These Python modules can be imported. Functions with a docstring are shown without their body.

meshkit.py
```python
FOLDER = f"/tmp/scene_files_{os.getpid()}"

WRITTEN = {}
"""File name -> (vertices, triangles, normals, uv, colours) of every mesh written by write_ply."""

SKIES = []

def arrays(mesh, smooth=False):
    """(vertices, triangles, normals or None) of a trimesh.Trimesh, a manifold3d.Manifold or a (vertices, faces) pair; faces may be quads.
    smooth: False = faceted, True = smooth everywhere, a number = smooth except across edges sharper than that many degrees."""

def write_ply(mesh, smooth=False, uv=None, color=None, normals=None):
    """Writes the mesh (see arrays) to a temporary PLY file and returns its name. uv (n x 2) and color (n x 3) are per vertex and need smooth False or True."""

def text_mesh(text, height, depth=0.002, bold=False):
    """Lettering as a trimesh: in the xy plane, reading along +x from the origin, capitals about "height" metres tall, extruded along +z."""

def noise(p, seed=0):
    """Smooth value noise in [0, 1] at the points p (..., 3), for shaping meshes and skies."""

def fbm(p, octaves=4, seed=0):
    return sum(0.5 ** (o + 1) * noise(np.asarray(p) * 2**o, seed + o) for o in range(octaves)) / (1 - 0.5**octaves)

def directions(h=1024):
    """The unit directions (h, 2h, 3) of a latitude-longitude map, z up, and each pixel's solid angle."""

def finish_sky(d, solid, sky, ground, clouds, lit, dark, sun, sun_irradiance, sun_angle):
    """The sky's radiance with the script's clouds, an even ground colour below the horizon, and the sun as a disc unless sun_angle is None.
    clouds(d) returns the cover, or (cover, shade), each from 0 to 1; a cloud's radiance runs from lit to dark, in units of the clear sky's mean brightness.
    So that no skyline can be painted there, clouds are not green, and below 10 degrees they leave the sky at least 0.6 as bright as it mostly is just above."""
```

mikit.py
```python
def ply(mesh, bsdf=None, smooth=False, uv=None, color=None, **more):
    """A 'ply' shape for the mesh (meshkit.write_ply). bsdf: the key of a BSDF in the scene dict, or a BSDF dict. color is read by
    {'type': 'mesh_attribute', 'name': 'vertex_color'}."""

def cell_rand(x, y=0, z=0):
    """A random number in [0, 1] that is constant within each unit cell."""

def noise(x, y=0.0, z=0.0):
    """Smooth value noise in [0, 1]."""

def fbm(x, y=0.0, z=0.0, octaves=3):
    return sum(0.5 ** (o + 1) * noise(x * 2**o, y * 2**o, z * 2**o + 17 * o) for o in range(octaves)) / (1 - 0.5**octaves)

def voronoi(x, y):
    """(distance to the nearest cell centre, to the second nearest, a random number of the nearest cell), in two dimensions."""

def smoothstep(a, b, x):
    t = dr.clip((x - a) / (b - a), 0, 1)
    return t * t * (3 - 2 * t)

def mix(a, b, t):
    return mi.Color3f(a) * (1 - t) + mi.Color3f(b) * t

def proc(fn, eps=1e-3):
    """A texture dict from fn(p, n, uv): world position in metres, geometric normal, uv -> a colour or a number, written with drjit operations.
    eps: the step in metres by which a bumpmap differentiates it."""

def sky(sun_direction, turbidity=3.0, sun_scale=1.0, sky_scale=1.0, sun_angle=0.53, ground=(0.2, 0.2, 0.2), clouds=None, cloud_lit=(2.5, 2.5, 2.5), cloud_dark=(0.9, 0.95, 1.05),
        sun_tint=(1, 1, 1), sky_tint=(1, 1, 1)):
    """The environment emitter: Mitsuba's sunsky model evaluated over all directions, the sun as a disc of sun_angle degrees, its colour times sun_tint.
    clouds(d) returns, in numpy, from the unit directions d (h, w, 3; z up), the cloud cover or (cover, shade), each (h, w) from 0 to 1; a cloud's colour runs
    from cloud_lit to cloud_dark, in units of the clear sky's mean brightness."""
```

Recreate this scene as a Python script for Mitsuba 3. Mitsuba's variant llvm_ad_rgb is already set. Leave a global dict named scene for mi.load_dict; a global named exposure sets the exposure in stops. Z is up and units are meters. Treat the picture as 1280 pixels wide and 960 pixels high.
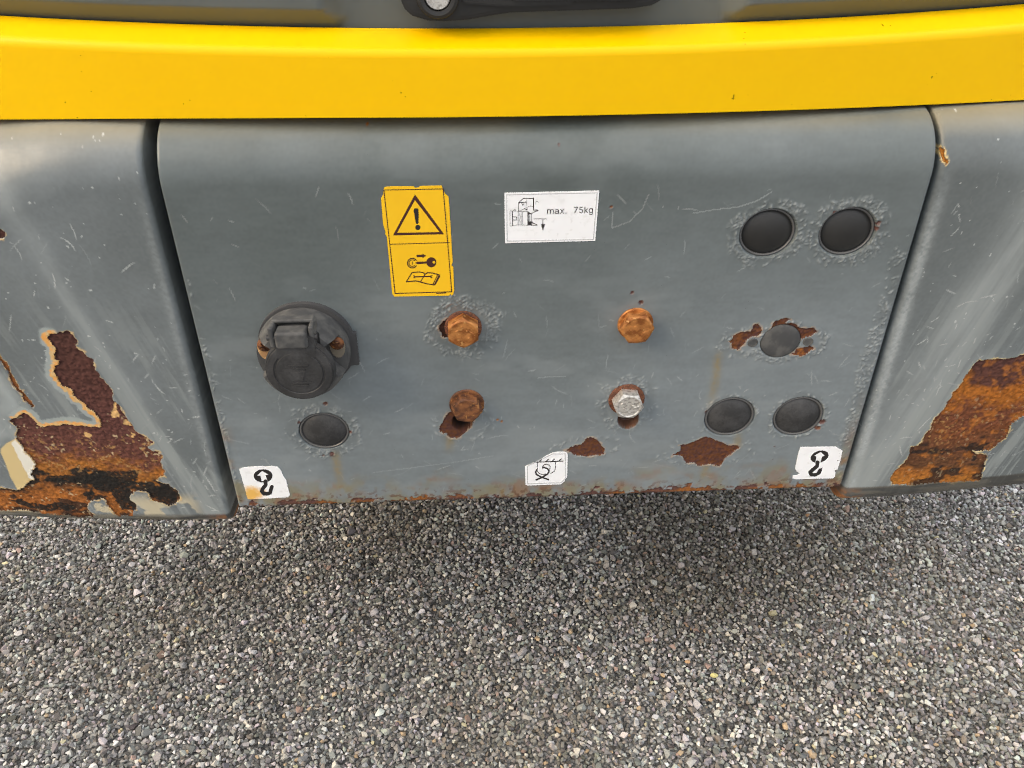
import math, json
import numpy as np, trimesh, mitsuba as mi, drjit as dr, mikit, meshkit
from scipy.spatial import ConvexHull
from shapely.geometry.polygon import orient
from shapely.geometry import Polygon, Point, LineString, box as sbox
import manifold3d as m3
T = mi.ScalarTransform4f
rng = np.random.default_rng(7)
scene, labels = {}, {}
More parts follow.
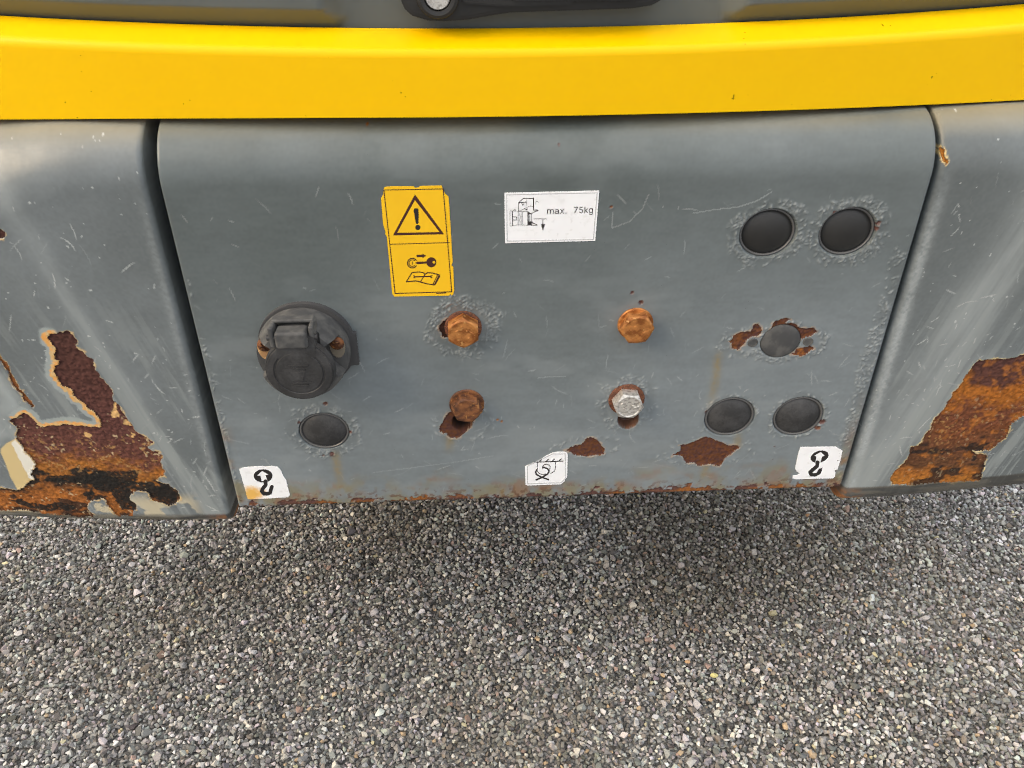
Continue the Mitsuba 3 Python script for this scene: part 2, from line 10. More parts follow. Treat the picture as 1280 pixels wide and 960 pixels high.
D = json.loads("""{"rustL":[[-459.9,630.2],[-454.6,633.2],[-445.0,636.1],[-439.8,636.5],[-436.7,632.3],[-434.9,627.6],[-438.0,620.8],[-436.4,618.7],[-433.2,614.8],[-432.0,608.7],[-427.9,607.7],[-426.4,602.5],[-426.5,594.5],[-425.3,585.5],[-419.8,578.2],[-418.9,571.8],[-421.0,562.5],[-415.2,550.2],[-412.3,534.8],[-406.7,520.0],[-401.4,516.0],[-395.6,508.9],[-401.0,501.9],[-396.9,496.7],[-391.9,496.6],[-390.7,488.4],[-393.8,482.2],[-392.4,464.2],[-403.5,462.1],[-401.8,455.6],[-392.7,452.3],[-385.1,445.6],[-383.5,434.5],[-388.4,427.9],[-396.6,423.4],[-406.9,427.9],[-414.7,431.7],[-417.6,442.4],[-430.4,444.4],[-437.7,431.4],[-432.1,421.9],[-441.8,409.1],[-455.1,406.4],[-460.6,412.1],[-463.1,422.4],[-462.4,429.3],[-467.2,433.1],[-480.2,428.0],[-485.9,420.7],[-486.1,412.6],[-481.2,409.2],[-488.6,404.3],[-499.5,402.8],[-512.1,405.2],[-532.7,407.9],[-542.8,409.1],[-557.1,413.1],[-592.2,408.8],[-578.9,444.1],[-559.9,442.8],[-555.7,440.7],[-550.6,441.4],[-543.4,447.4],[-537.8,453.7],[-529.7,457.7],[-531.8,463.8],[-527.3,469.4],[-520.8,477.1],[-524.2,483.4],[-527.8,496.9],[-530.4,508.1],[-527.1,517.4],[-525.7,530.4],[-528.3,533.3],[-520.5,536.9],[-511.0,543.0],[-507.1,540.7],[-504.6,533.9],[-502.2,525.4],[-494.6,528.2],[-480.8,528.9],[-461.1,528.7],[-451.9,527.9],[-442.7,526.9],[-440.0,530.9],[-439.3,538.7],[-447.4,551.2],[-452.1,558.7],[-457.6,570.8],[-463.1,577.7],[-465.8,583.6],[-467.0,591.8],[-461.7,599.0],[-456.7,603.4],[-460.4,606.3],[-460.0,612.2],[-456.2,618.7],[-459.0,621.7],[-460.7,627.7]],"streakL":[[-514.7,616.8],[-511.2,609.9],[-509.3,602.8],[-507.1,598.4],[-508.0,589.4],[-505.6,583.1],[-504.1,572.1],[-502.3,563.7],[-499.8,550.5],[-503.0,550.4],[-506.0,559.9],[-507.4,569.2],[-510.2,576.6],[-510.5,586.7],[-511.8,595.7],[-513.2,604.5],[-517.0,610.6]],"fringeL":[[-465.1,641.1],[-452.8,638.6],[-446.4,626.8],[-451.0,587.4],[-435.6,540.7],[-439.6,521.0],[-511.8,519.8],[-529.0,539.1],[-511.7,570.1],[-518.4,602.7],[-514.5,613.3],[-496.2,554.4],[-482.8,559.3]],"stickL":[[-551.5,497.1],[-542.3,505.2],[-537.0,507.9],[-530.9,511.2],[-527.4,498.0],[-520.5,477.1],[-525.6,469.5],[-532.1,462.7],[-529.8,457.4],[-537.8,453.7],[-550.4,442.1],[-553.9,441.9],[-555.2,459.6],[-553.9,474.9],[-553.5,491.8]],"whiteL":[[-537.7,505.9],[-531.7,509.1],[-520.9,476.1],[-531.8,463.8],[-529.4,458.5],[-535.3,456.0],[-536.4,472.3],[-537.6,492.4]],"rustR":[[483.9,584.0],[466.0,579.1],[449.0,578.8],[429.8,578.1],[427.1,573.5],[424.6,566.1],[423.6,561.3],[421.6,554.7],[419.8,546.0],[415.7,533.3],[412.5,518.4],[406.4,510.5],[405.9,498.1],[402.1,481.4],[400.0,472.9],[392.3,472.4],[391.2,467.0],[391.7,456.0],[386.9,447.4],[383.4,439.8],[380.9,426.9],[384.8,419.1],[408.6,417.1],[437.0,416.6],[467.0,415.2],[490.1,414.3],[488.0,427.5],[486.7,440.4],[484.4,452.0],[475.0,454.6],[462.9,459.8],[483.8,458.8],[491.5,465.8],[498.8,474.9],[499.6,481.4],[497.7,491.3],[504.3,500.3],[513.8,508.9]],"chipR":[[332.0,791.7],[334.9,788.9],[335.9,783.4],[337.9,779.3],[335.7,777.2],[333.4,780.0],[333.4,784.8],[331.4,789.0]],"chipL":[[-470.2,736.0],[-465.7,733.9],[-464.9,730.3],[-466.8,726.7],[-473.8,725.9]],"rustE":[[19.7,484.3],[27.4,488.1],[37.1,491.9],[41.5,499.0],[48.3,499.7],[54.1,495.8],[56.3,490.1],[60.8,485.8],[60.5,477.4],[52.1,476.7],[44.4,474.9],[31.7,477.5],[25.2,481.3]],"rustF":[[132.4,472.5],[140.5,477.9],[139.4,487.0],[146.9,487.7],[159.6,493.5],[165.1,496.4],[174.8,492.9],[183.0,488.4],[192.2,483.9],[198.0,484.7],[203.6,481.3],[196.8,473.7],[189.8,465.9],[185.2,455.8],[176.0,460.3],[163.4,457.8],[156.8,462.9],[148.7,462.2],[146.5,469.8],[139.3,473.3]],"rustH":[[173.4,609.8],[175.0,616.8],[183.1,619.5],[192.0,621.6],[191.9,626.8],[196.2,628.4],[202.2,623.0],[200.7,616.1],[194.0,614.5],[189.9,611.1],[186.8,605.9],[183.8,600.6],[178.3,600.8]],"rustI":[[210.3,622.8],[212.8,630.5],[218.9,633.2],[224.3,634.5],[227.7,632.7],[222.4,628.5],[233.4,627.6],[237.6,623.3],[242.2,622.2],[253.6,622.5],[256.7,616.3],[247.1,613.5],[241.5,610.5],[232.0,618.7],[219.7,622.5]],"rustJ":[[235.2,594.2],[243.4,600.7],[253.9,602.5],[257.1,599.4],[251.9,594.1],[246.6,591.9]],"rustG":[[-101.3,533.2],[-94.4,538.7],[-87.9,543.3],[-80.1,539.2],[-74.4,523.9],[-76.2,518.5],[-80.0,513.6],[-88.0,506.9],[-91.8,504.0],[-97.9,504.2],[-101.7,510.7],[-108.2,513.7],[-108.7,520.1],[-105.0,525.7]],"rustK":[[-104.0,634.0],[-100.1,638.1],[-96.3,642.1],[-92.7,638.7],[-93.3,623.4],[-98.7,621.0],[-101.4,626.2]],"caps":[[190.8,719.4,25.8,23.2],[262.4,719.3,25.9,23.4],[222.7,608.7,19.7,18.2],[186.6,520.6,26.1,24.1],[258.2,518.7,26.4,24.6],[-223.4,517.8,25.2,22.5]],"bosses":[[195.8,608.0,5.1,4.7],[249.9,607.6,5.1,4.5]],"holes":[[-85.4,523.6,11.0,10.9],[82.4,521.6,11.1,13.0]],"chips":[[74.1,664.2,2.2],[83.2,654.1,2.6],[49.2,746.4,1.6],[-50.0,525.9,1.6],[-46.0,523.8,1.6],[-217.9,550.7,3.0],[-219.1,488.9,3.2],[-228.1,487.7,1.5],[288.4,727.3,2.6],[288.3,722.1,2.4],[3.4,797.8,1.2],[-154.8,812.2,1.2],[-197.6,516.0,2.4],[-246.4,529.6,2.0],[285.0,511.4,3.5],[281.7,503.4,3.5],[161.6,527.8,2.5],[246.4,737.7,2.0],[240.3,481.0,0.8],[241.7,463.8,0.6]],"bolts":[[-81.1,632.5],[79.9,631.9],[-80.3,546.0],[78.5,546.3]],"dec":{"warning_base":[[[[-142.3,767.3],[-136.6,767.9],[-118.0,767.6],[-117.0,766.2],[-113.9,766.5],[-112.9,767.7],[-94.8,767.9],[-94.0,764.5],[-92.2,760.8],[-89.6,758.4],[-89.2,750.9],[-88.3,698.4],[-89.6,695.6],[-88.0,693.7],[-88.0,670.9],[-89.0,666.8],[-90.8,665.7],[-91.4,667.5],[-92.9,665.7],[-142.2,666.0],[-143.7,668.7],[-144.0,723.7],[-145.3,725.9],[-144.8,728.0],[-146.2,734.7],[-146.0,757.8],[-143.9,761.2],[-143.3,765.0]]]],"warning_frame":[[[[-141.5,668.7],[-89.9,669.2],[-91.6,716.7],[-90.3,716.7],[-90.3,717.4],[-91.6,717.4],[-93.3,765.5],[-143.3,765.3]],[[-94.0,764.8],[-92.3,717.4],[-141.7,716.8],[-142.6,764.7]],[[-90.7,670.0],[-140.7,669.5],[-141.7,716.2],[-92.3,716.7]]]],"warning_triangle":[[[[-138.6,724.7],[-94.8,724.9],[-117.5,760.7]],[[-98.4,726.9],[-135.0,726.9],[-117.8,756.0]]]],"exclamation":[[[[-118.4,735.9],[-118.0,734.8],[-116.5,734.8],[-116.0,735.9],[-115.4,742.8],[-115.4,747.6],[-116.3,748.7],[-118.6,748.5],[-119.4,747.0]]],[[[-114.7,731.7],[-114.9,732.5],[-115.4,733.3],[-116.1,733.7],[-117.0,733.8],[-117.8,733.6],[-118.5,733.0],[-119.0,732.2],[-119.1,731.3],[-118.9,730.4],[-118.4,729.7],[-117.7,729.3],[-116.8,729.2],[-116.0,729.4],[-115.3,730.0],[-114.9,730.8]]]],"key_symbol":[[[[-114.7,704.1],[-114.5,703.1],[-111.3,705.1],[-114.5,707.1],[-114.5,706.1],[-119.5,706.1],[-119.5,704.0]]],[[[-102.9,700.6],[-103.8,702.1],[-104.8,703.0],[-106.0,703.5],[-107.2,703.6],[-108.9,703.1],[-109.9,702.3],[-110.8,701.2],[-111.3,699.7],[-119.3,699.6],[-121.2,698.5],[-119.4,697.3],[-111.3,697.8],[-110.8,696.3],[-109.7,695.0],[-108.2,694.2],[-106.9,694.1],[-106.0,694.3],[-104.8,694.9],[-104.2,695.4],[-103.3,696.5],[-102.8,698.3],[-102.7,699.2]],[[-103.7,698.3],[-104.0,697.8],[-104.4,697.5],[-104.9,697.4],[-105.4,697.6],[-105.8,697.9],[-106.0,698.3],[-106.1,698.8],[-106.0,699.4],[-105.7,699.8],[-105.3,700.1],[-104.8,700.2],[-104.3,700.1],[-103.9,699.8],[-103.6,699.3],[-103.6,698.8]]],[[[-121.5,701.1],[-122.6,701.7],[-123.8,701.9],[-125.1,701.5],[-126.1,700.7],[-126.8,699.5],[-127.0,698.1],[-126.7,696.8],[-126.0,695.7],[-124.9,695.0],[-123.7,694.9],[-122.4,695.3],[-121.4,696.1],[-121.9,696.1],[-121.8,696.6],[-122.5,696.0],[-123.2,695.7],[-123.9,695.6],[-124.7,695.7],[-125.4,696.1],[-125.9,696.6],[-126.2,697.4],[-126.3,698.2],[-126.3,699.0],[-125.9,699.8],[-125.5,700.4],[-124.8,700.9],[-123.8,701.2],[-123.1,701.2],[-122.2,700.7],[-121.6,700.1],[-121.6,700.6],[-121.1,700.6]]],[[[-120.3,701.9],[-120.9,702.5],[-121.7,703.0],[-122.5,703.3],[-123.4,703.4],[-124.3,703.3],[-125.2,703.1],[-126.0,702.6],[-126.8,702.0],[-127.4,701.3],[-127.9,700.4],[-128.2,699.5],[-128.4,698.5],[-128.4,697.5],[-128.2,696.6],[-127.8,695.7],[-127.3,694.9],[-126.6,694.3],[-125.8,693.8],[-125.0,693.5],[-124.1,693.3],[-123.2,693.4],[-122.3,693.7],[-121.5,694.1],[-120.7,694.8],[-119.8,696.1],[-120.7,696.1],[-121.6,695.1],[-122.9,694.4],[-124.4,694.3],[-125.5,694.6],[-126.4,695.3],[-127.1,696.2],[-127.5,697.3],[-127.5,698.5],[-127.3,699.7],[-126.7,700.8],[-125.9,701.6],[-124.9,702.2],[-123.9,702.5],[-122.4,702.3],[-121.2,701.5],[-120.4,700.6],[-119.5,700.5]]],[[[-124.0,699.7],[-124.2,697.1],[-123.5,697.1],[-123.3,699.7]]]],"book_symbol":[[[[-130.7,680.4],[-130.6,680.1],[-130.3,680.0],[-121.7,680.6],[-112.4,677.6],[-105.5,676.3],[-105.2,676.5],[-104.9,677.1],[-104.5,676.8],[-99.8,685.4],[-100.4,685.8],[-101.6,683.6],[-100.2,686.3],[-100.2,686.6],[-100.3,686.9],[-107.0,689.1],[-111.2,689.4],[-113.2,687.9],[-114.4,689.4],[-118.6,690.2],[-124.7,689.7],[-125.0,689.5],[-130.6,680.7]],[[-113.8,685.7],[-113.1,686.8],[-111.0,688.4],[-107.1,688.1],[-102.5,686.6],[-107.0,677.5],[-112.2,678.5],[-117.2,680.3],[-114.5,684.7],[-109.1,684.7],[-107.4,683.3],[-106.9,684.0],[-108.1,685.1],[-106.7,685.7],[-107.0,686.5],[-109.0,685.7]],[[-121.9,685.7],[-123.4,686.9],[-123.9,686.1],[-122.7,685.1],[-123.8,684.3],[-123.3,683.5],[-121.9,684.6],[-115.3,684.7],[-117.9,680.5],[-121.6,681.6],[-129.4,681.0],[-124.4,688.8],[-118.8,689.3],[-114.9,688.6],[-113.8,687.1],[-114.7,685.7]],[[-105.8,677.3],[-106.2,677.4],[-101.8,686.4],[-101.3,686.2]]]],"print_number":[[[[-95.5,668.2],[-95.5,669.0],[-104.2,668.6],[-104.2,667.8]]]],"load_base":[[[[-42.4,760.7],[37.9,761.3],[37.2,716.0],[-42.0,715.4]]]],"load_frame":[[[[-40.8,759.5],[-40.5,717.0],[35.8,717.1],[36.5,759.9]],[[-40.2,758.8],[35.8,759.2],[35.1,717.8],[-39.8,717.7]]]],"machine_drawing":[[[[-26.5,756.1],[-30.6,752.2],[-30.6,752.0],[-30.6,744.5],[-30.8,744.5],[-30.8,744.3],[-31.0,744.3],[-30.9,732.2],[-35.3,731.9],[-35.3,744.7],[-31.3,744.4],[-31.2,744.7],[-33.0,744.8],[-32.7,744.9],[-32.9,746.1],[-33.1,746.3],[-34.2,746.2],[-34.7,745.0],[-34.6,744.9],[-37.7,745.1],[-37.7,744.9],[-37.9,744.9],[-37.8,731.1],[-35.6,731.1],[-35.6,731.2],[-35.3,731.2],[-35.3,731.6],[-30.9,732.0],[-14.1,731.1],[-13.8,731.8],[-17.4,733.8],[-19.1,735.1],[-19.2,741.7],[-18.9,741.7],[-19.3,742.0],[-16.7,743.3],[-13.5,744.7],[-13.3,745.0],[-13.4,745.2],[-13.6,745.3],[-17.2,745.6],[-17.4,756.1],[-18.2,756.1],[-18.2,755.9]],[[-18.2,755.3],[-18.1,748.7],[-20.7,749.1],[-29.5,745.0],[-29.3,744.6],[-20.6,748.8],[-18.0,748.3],[-18.0,745.1],[-15.0,744.8],[-19.8,742.5],[-19.6,742.2],[-22.1,743.9],[-22.1,744.2],[-22.4,744.2],[-22.4,744.4],[-30.1,744.5],[-30.1,751.7],[-23.6,752.1],[-23.5,749.0],[-23.3,749.0],[-23.3,752.1],[-23.2,752.2],[-23.3,752.8],[-23.4,752.8],[-23.4,755.2],[-23.6,755.2],[-23.6,752.8],[-29.6,752.4],[-26.4,755.5]],[[-30.5,732.3],[-30.6,744.1],[-22.8,744.0],[-22.6,731.9]],[[-35.9,731.4],[-37.6,731.4],[-37.6,744.8],[-36.0,744.7]],[[-33.3,745.9],[-33.1,744.8],[-34.3,744.9],[-33.9,745.9]],[[-19.5,735.3],[-22.0,735.0],[-22.1,741.7],[-19.6,741.7]],[[-14.8,731.6],[-18.5,731.9],[-19.5,733.4],[-17.6,733.1]]],[[[-26.7,749.4],[-25.5,750.8],[-26.0,751.2],[-26.8,750.1],[-27.6,751.6],[-28.1,751.4],[-27.1,749.4],[-27.0,749.3]]],[[[-22.7,746.8],[-25.0,745.9],[-23.1,745.2]]],[[[-27.6,732.5],[-27.3,732.5],[-27.4,743.8],[-27.7,743.8]]],[[[-26.6,733.0],[-26.7,743.3],[-26.9,743.3],[-26.9,733.0]]],[[[-32.4,736.3],[-32.1,736.5],[-31.6,738.0],[-32.2,739.7],[-32.4,739.8],[-35.2,739.8],[-35.2,739.3],[-32.6,739.2],[-32.2,738.0],[-32.6,736.9],[-35.2,736.9],[-35.2,736.3]]],[[[-29.2,736.0],[-28.7,739.9],[-29.5,742.9],[-29.8,742.8],[-29.1,739.9],[-29.5,736.0],[-28.5,733.0],[-28.2,733.1]]],[[[-13.9,753.2],[-14.1,753.3],[-16.0,752.8],[-16.4,750.4],[-16.2,750.3],[-15.7,752.6],[-14.1,753.0],[-13.9,751.7],[-13.6,751.8]]],[[[-20.5,735.4],[-20.5,741.2],[-21.0,741.2],[-20.9,735.4]]],[[[-21.5,735.1],[-21.5,741.3],[-21.9,741.3],[-21.8,735.1]]],[[[-9.6,732.4],[-10.9,732.5],[-9.2,726.2],[-7.4,732.4],[-9.0,732.4],[-9.1,737.0],[-6.0,736.9],[-6.0,737.4],[-17.5,737.6],[-17.5,737.1],[-9.7,737.0]]]],"hookL_base":[[[[-315.0,473.2],[-310.8,475.4],[-291.2,476.4],[-287.6,475.4],[-281.8,476.1],[-275.8,474.9],[-273.3,469.6],[-272.4,463.3],[-270.0,457.0],[-269.8,448.7],[-269.1,437.2],[-271.0,434.0],[-295.6,432.8],[-312.6,432.9],[-313.8,434.0],[-313.8,444.9]]]],"hookL_symbol":[[[[-283.1,466.8],[-283.7,468.4],[-284.7,469.7],[-285.9,470.8],[-287.4,471.7],[-289.1,472.2],[-290.9,472.5],[-292.8,472.4],[-294.7,472.0],[-296.4,471.2],[-298.0,470.2],[-299.4,469.0],[-300.5,467.5],[-301.3,465.9],[-301.8,464.2],[-301.9,462.5],[-301.7,460.9],[-301.0,459.4],[-300.1,458.0],[-298.8,456.8],[-297.3,456.0],[-295.6,455.4],[-293.2,455.2],[-293.5,452.5],[-296.9,448.3],[-298.8,444.5],[-299.0,443.7],[-299.1,442.8],[-298.9,442.0],[-297.5,438.8],[-297.1,438.1],[-296.5,437.8],[-293.2,437.0],[-292.3,437.1],[-288.6,438.5],[-288.0,438.9],[-287.5,439.5],[-285.8,444.3],[-284.3,447.9],[-284.0,448.9],[-284.1,449.8],[-284.4,450.6],[-285.0,451.1],[-285.7,451.3],[-286.4,451.0],[-287.1,450.5],[-287.6,449.7],[-289.2,445.9],[-290.2,442.9],[-290.4,442.8],[-290.7,442.0],[-292.3,442.1],[-294.4,442.6],[-294.9,443.9],[-294.3,445.3],[-290.5,450.0],[-290.1,450.8],[-289.8,451.7],[-289.3,455.9],[-288.3,456.4],[-286.6,457.4],[-285.2,458.7],[-284.1,460.2],[-283.3,461.8],[-282.9,463.5],[-282.8,465.2]],[[-289.7,464.6],[-289.0,457.2],[-289.3,457.1],[-289.6,458.4],[-290.2,458.9],[-290.9,459.1],[-291.6,458.8],[-292.3,458.3],[-292.8,457.5],[-292.9,456.9],[-295.2,456.8],[-295.1,464.0],[-298.7,464.3],[-292.3,470.5],[-286.4,465.1]]]],"hookR_base":[[[[268.3,479.2],[306.6,478.4],[314.8,473.0],[315.6,460.2],[315.3,447.2],[312.2,446.3],[313.6,443.8],[314.8,437.5],[313.1,435.1],[271.7,435.5],[268.1,437.0],[267.9,440.9],[272.2,441.0],[275.0,443.3],[270.5,447.0],[268.4,450.5],[267.7,471.5]]]],"hookR_symbol":[[[[298.1,472.0],[296.7,472.9],[295.1,473.6],[293.4,474.0],[291.6,474.1],[289.7,473.9],[288.0,473.4],[286.4,472.6],[285.0,471.5],[283.8,470.2],[283.0,468.7],[282.4,467.2],[282.2,465.6],[282.4,464.0],[282.9,462.4],[283.8,461.0],[284.9,459.8],[286.3,458.8],[288.0,458.1],[289.1,457.8],[289.5,454.3],[284.0,446.9],[283.7,446.1],[283.7,445.1],[284.0,444.1],[285.9,440.6],[286.4,439.8],[287.1,439.2],[287.9,439.0],[291.8,438.5],[292.8,438.7],[297.1,441.6],[297.6,442.1],[298.1,446.3],[298.1,447.3],[297.8,447.9],[298.1,450.8],[296.5,449.4],[295.6,449.8],[294.9,449.6],[294.4,449.1],[294.1,448.3],[293.8,445.7],[293.1,445.2],[293.1,443.6],[289.9,443.1],[289.6,443.6],[288.4,443.7],[288.1,444.1],[293.3,451.1],[293.6,451.8],[293.6,452.6],[293.0,457.8],[295.1,458.4],[296.7,459.2],[298.2,460.3],[299.3,461.6],[300.2,463.0],[300.7,464.6],[300.9,466.2],[300.7,467.8],[300.2,469.3],[299.3,470.8]],[[294.4,465.7],[294.3,458.3],[292.9,458.4],[292.7,459.0],[292.2,459.9],[291.5,460.5],[290.7,460.9],[290.0,460.8],[289.4,460.4],[289.0,459.7],[289.0,458.6],[288.5,458.6],[288.2,466.0],[285.3,467.4],[291.2,472.2],[297.2,467.0]]]],"tie_base":[[[[-21.9,465.0],[-14.6,468.7],[-4.8,474.3],[-0.2,478.1],[6.5,481.8],[11.1,482.9],[18.9,482.7],[21.6,481.5],[22.5,478.5],[22.9,448.3],[21.1,446.3],[20.6,443.6],[16.8,439.3],[-19.0,439.1],[-21.1,440.5]]]],"tie_frame":[[[[-19.7,465.6],[-19.4,441.5],[-19.1,441.0],[16.7,441.2],[21.4,446.8],[20.2,480.2],[19.9,480.7],[6.3,481.2],[-19.5,466.0]],[[-18.9,465.3],[6.6,480.3],[19.4,479.8],[20.7,447.2],[16.5,442.2],[-18.6,442.0]]]],"tie_symbol":[[[[12.8,471.3],[7.3,471.2],[9.1,473.6],[8.4,474.5],[5.9,471.2],[1.0,471.2],[2.9,473.6],[2.1,474.5],[-0.4,471.3],[-0.3,471.2],[-6.0,471.1],[-3.9,473.8],[-4.6,474.7],[-7.2,471.4],[-7.0,471.1],[-12.1,471.1],[-12.0,469.9],[9.6,470.1],[9.9,461.8],[9.0,458.0],[5.0,454.9],[5.3,454.1],[9.6,457.6],[10.5,461.7],[10.3,470.1],[18.3,470.2],[18.3,471.3],[14.1,471.3],[16.4,473.7],[15.8,474.6]]],[[[-2.2,465.9],[-1.2,466.5],[0.0,466.8],[1.3,466.6],[2.5,466.1],[3.4,465.2],[4.0,464.1],[4.2,462.9],[4.0,461.7],[3.3,460.6],[4.0,460.0],[4.6,461.2],[4.9,462.7],[4.7,464.3],[4.0,465.7],[2.8,466.8],[1.5,467.5],[0.0,467.7],[-1.4,467.5],[-2.6,466.7],[-3.5,465.5],[-4.0,463.9],[-3.9,462.3],[-3.4,461.0],[-2.7,461.4],[-3.2,462.8],[1.3,460.6],[2.8,457.9],[1.4,454.7],[-3.8,450.9],[-9.0,454.4],[-9.9,457.1],[-9.2,458.8],[-8.9,457.8],[-7.9,456.0],[-7.2,455.2],[-5.5,454.0],[-3.5,453.4],[-1.5,453.4],[0.4,454.0],[0.1,454.9],[-1.6,454.3],[-2.5,454.2],[-4.4,454.5],[-6.1,455.3],[-6.8,455.9],[-7.9,457.3],[-8.5,459.0],[-8.6,459.8],[-8.8,469.8],[-9.5,469.9],[-9.3,460.9],[-9.9,461.3],[-11.4,457.7],[-11.4,456.8],[-10.2,453.1],[-5.6,449.9],[-10.9,447.2],[-10.2,445.4],[-3.7,448.7],[3.6,445.3],[4.0,447.1],[-1.9,449.9],[2.4,453.1],[4.4,457.4],[4.5,458.1],[2.2,462.1],[-3.0,464.7]]]]},"txt":[[-6.5,741.6],[10.8,741.7],[16.3,741.8],[33.5,742.1],[16.1,746.9]],"handle":[[-121.1,907.8],[-120.3,902.2],[-118.2,897.7],[-112.9,893.0],[-100.6,889.5],[-88.1,888.8],[-69.2,889.9],[-52.1,892.7],[-34.5,894.9],[3.4,895.8],[60.4,897.2],[76.1,899.4],[82.8,902.9],[84.1,908.0]],"lock":[-92.0,908.3],"pads":[[-166.6,886.4],[139.5,887.0]],"hood":{"bot":[0.8185,-0.0098],"rid":[0.871,0.05],"top":[0.8823,0.0502]},"blackL":[[[-522.9,457.6],[-501.6,463.8],[-481.6,461.0],[-460.7,470.1],[-437.8,469.4],[-418.3,471.7],[-423.3,458.8],[-432.9,447.7],[-438.2,430.9],[-430.9,423.1],[-439.6,416.1],[-452.5,415.8],[-452.8,427.2],[-456.6,440.7],[-470.1,443.7],[-476.2,451.3],[-488.2,453.2],[-505.2,452.7],[-521.0,453.3]],[[-539.5,453.7],[-524.6,457.5],[-526.5,452.0],[-542.3,448.0]],[[-570.7,424.0],[-555.3,428.2],[-545.4,421.8],[-528.6,420.3],[-514.0,425.4],[-497.9,419.1],[-501.9,414.4],[-531.7,410.8],[-547.8,414.7]],[[-417.8,444.6],[-397.1,451.2],[-384.2,439.0],[-393.1,425.6],[-406.6,429.0],[-416.7,435.7]],[[-486.2,437.7],[-473.1,444.8],[-472.0,437.0],[-484.7,428.7]]],"islands":[[[-421.6,555.0],[-419.0,555.9],[-419.8,547.4],[-420.6,538.7],[-427.3,536.8],[-428.3,541.7]],[[-418.0,536.8],[-412.3,534.8],[-411.7,528.0],[-417.5,530.0]],[[-459.5,520.8],[-454.8,517.9],[-451.4,515.9],[-458.2,511.8],[-460.5,514.8]],[[-413.8,520.1],[-410.4,518.1],[-411.1,512.1],[-414.6,514.1]]],"paleL":[[-524.7,593.6],[-515.1,586.6],[-509.5,554.1],[-511.0,545.4],[-524.0,535.4],[-528.2,514.3],[-542.3,506.7],[-562.7,491.5]],"pebs":[[263.4,73.3],[628.4,137.2],[-166.9,25.3],[71.7,128.2],[228.8,95.9],[136.7,92.2],[204.9,349.3],[-868.3,352.5],[-672.8,158.9],[75.2,-4.1],[503.2,121.0],[520.8,396.3]],"cam":[0.577798,-0.053458,-0.002094,-0.070552,-0.652171,0.993926]}""")

# ---------------------------------------------------------------- camera, sky, exposure
pitch, yaw, roll, cx, cy, cz = D['cam']
f_ = np.array([0, math.cos(pitch), -math.sin(pitch)]); r_ = np.array([1.0, 0, 0]); d_ = np.cross(f_, r_)
Rz = np.array([[math.cos(yaw), -math.sin(yaw), 0], [math.sin(yaw), math.cos(yaw), 0], [0, 0, 1]])
f_, r_, d_ = Rz @ f_, Rz @ r_, Rz @ d_
d_ = -math.sin(roll) * r_ + math.cos(roll) * d_
eye = np.array([cx, cy, cz])
scene['camera'] = {'type': 'perspective', 'fov': math.degrees(2 * math.atan(0.64)), 'fov_axis': 'x', 'near_clip': 0.02, 'far_clip': 500.0,
                   'to_world': T().look_at(origin=eye.tolist(), target=(eye + f_).tolist(), up=(-d_).tolist())}
def cloud(d):
    # an even overcast, as the standard overcast sky: three times brighter overhead than at the horizon
    n = meshkit.fbm(d * 2.2 + 5.0, 4)
    return np.ones(d.shape[:2]), np.clip(1 - d[..., 2] + 0.5 * (n - 0.5), 0, 1)
scene['sky'] = mikit.sky([-0.75, -0.28, 0.55], turbidity=3, sun_scale=0.28, sun_angle=34, clouds=cloud, cloud_lit=(3.55, 3.6, 3.72), cloud_dark=(1.13, 1.17, 1.23), sun_tint=(1, 0.98, 0.94))
exposure = 2.82

# ---------------------------------------------------------------- helpers
def fbm(p, o=3, s=0): return meshkit.fbm(p, o, s)
def P3(x, z, fx, fz=None, w=0.0):
    return np.stack([np.asarray(x) * fx, np.asarray(z) * (fz or fx), np.full(np.shape(x), w)], -1)
def sm(a, b, x):
    t = np.clip((x - a) / (b - a), 0, 1); return t * t * (3 - 2 * t)
def lerp(a, b, t): return np.asarray(a) * (1 - t[..., None]) + np.asarray(b) * t[..., None]
def num(k):
    if not any(s == k or s.startswith(k + '__') for s in scene): return k
    i = 1
    while any(s == f'{k}_{i:03d}' or s.startswith(f'{k}_{i:03d}__') for s in scene): i += 1
    return f'{k}_{i:03d}'
def put(key, mesh, bsdf, label=None, smooth=30, exact=False, **kw):
    key = key if exact else num(key)
    if len(mesh[1] if isinstance(mesh, tuple) else mesh.faces) == 0: print('EMPTY', key, label); return key
    scene[key] = mikit.ply(mesh, bsdf, smooth=smooth, **kw)
    if label: labels[key] = {'label': label}
    return key
def sdf_poly(x, z, poly, margin=0.03):
    """signed distance (metres, inside negative) of the points to a polygon given in mm"""
    p = np.asarray(poly, float) / 1000
    out = np.full(x.shape, margin * 2)
    sel = (x > p[:, 0].min() - margin) & (x < p[:, 0].max() + margin) & (z > p[:, 1].min() - margin) & (z < p[:, 1].max() + margin)
    qx, qz = x[sel], z[sel]
    best, inside = np.full(qx.shape, 9.0), np.zeros(qx.shape, bool)
    for a, b in zip(p, np.roll(p, -1, 0)):
        e = b - a
        t = np.clip(((qx - a[0]) * e[0] + (qz - a[1]) * e[1]) / max(e @ e, 1e-12), 0, 1)
        best = np.minimum(best, np.hypot(qx - a[0] - t * e[0], qz - a[1] - t * e[1]))
        if abs(e[1]) > 1e-12:
            cr = (a[1] > qz) != (b[1] > qz)
            inside ^= cr & (qx < a[0] + (qz - a[1]) / e[1] * e[0])
    out[sel] = np.where(inside, -best, best)
    return out
def sdf_ell(x, z, e):
    X, Z, a, b = np.array(e) / 1000
    k = np.hypot((x - X) / a, (z - Z) / b)
    return (k - 1) * min(a, b)
def ragged(x, z, amp=0.0016, fr=420, s=3):
    a = fbm(P3(x, z, fr, w=s), 3, s) - 0.5
    b = fbm(P3(x, z, fr, w=s + 9.5), 3, s + 5) - 0.5
    return x + a * 2 * amp, z + b * 2 * amp
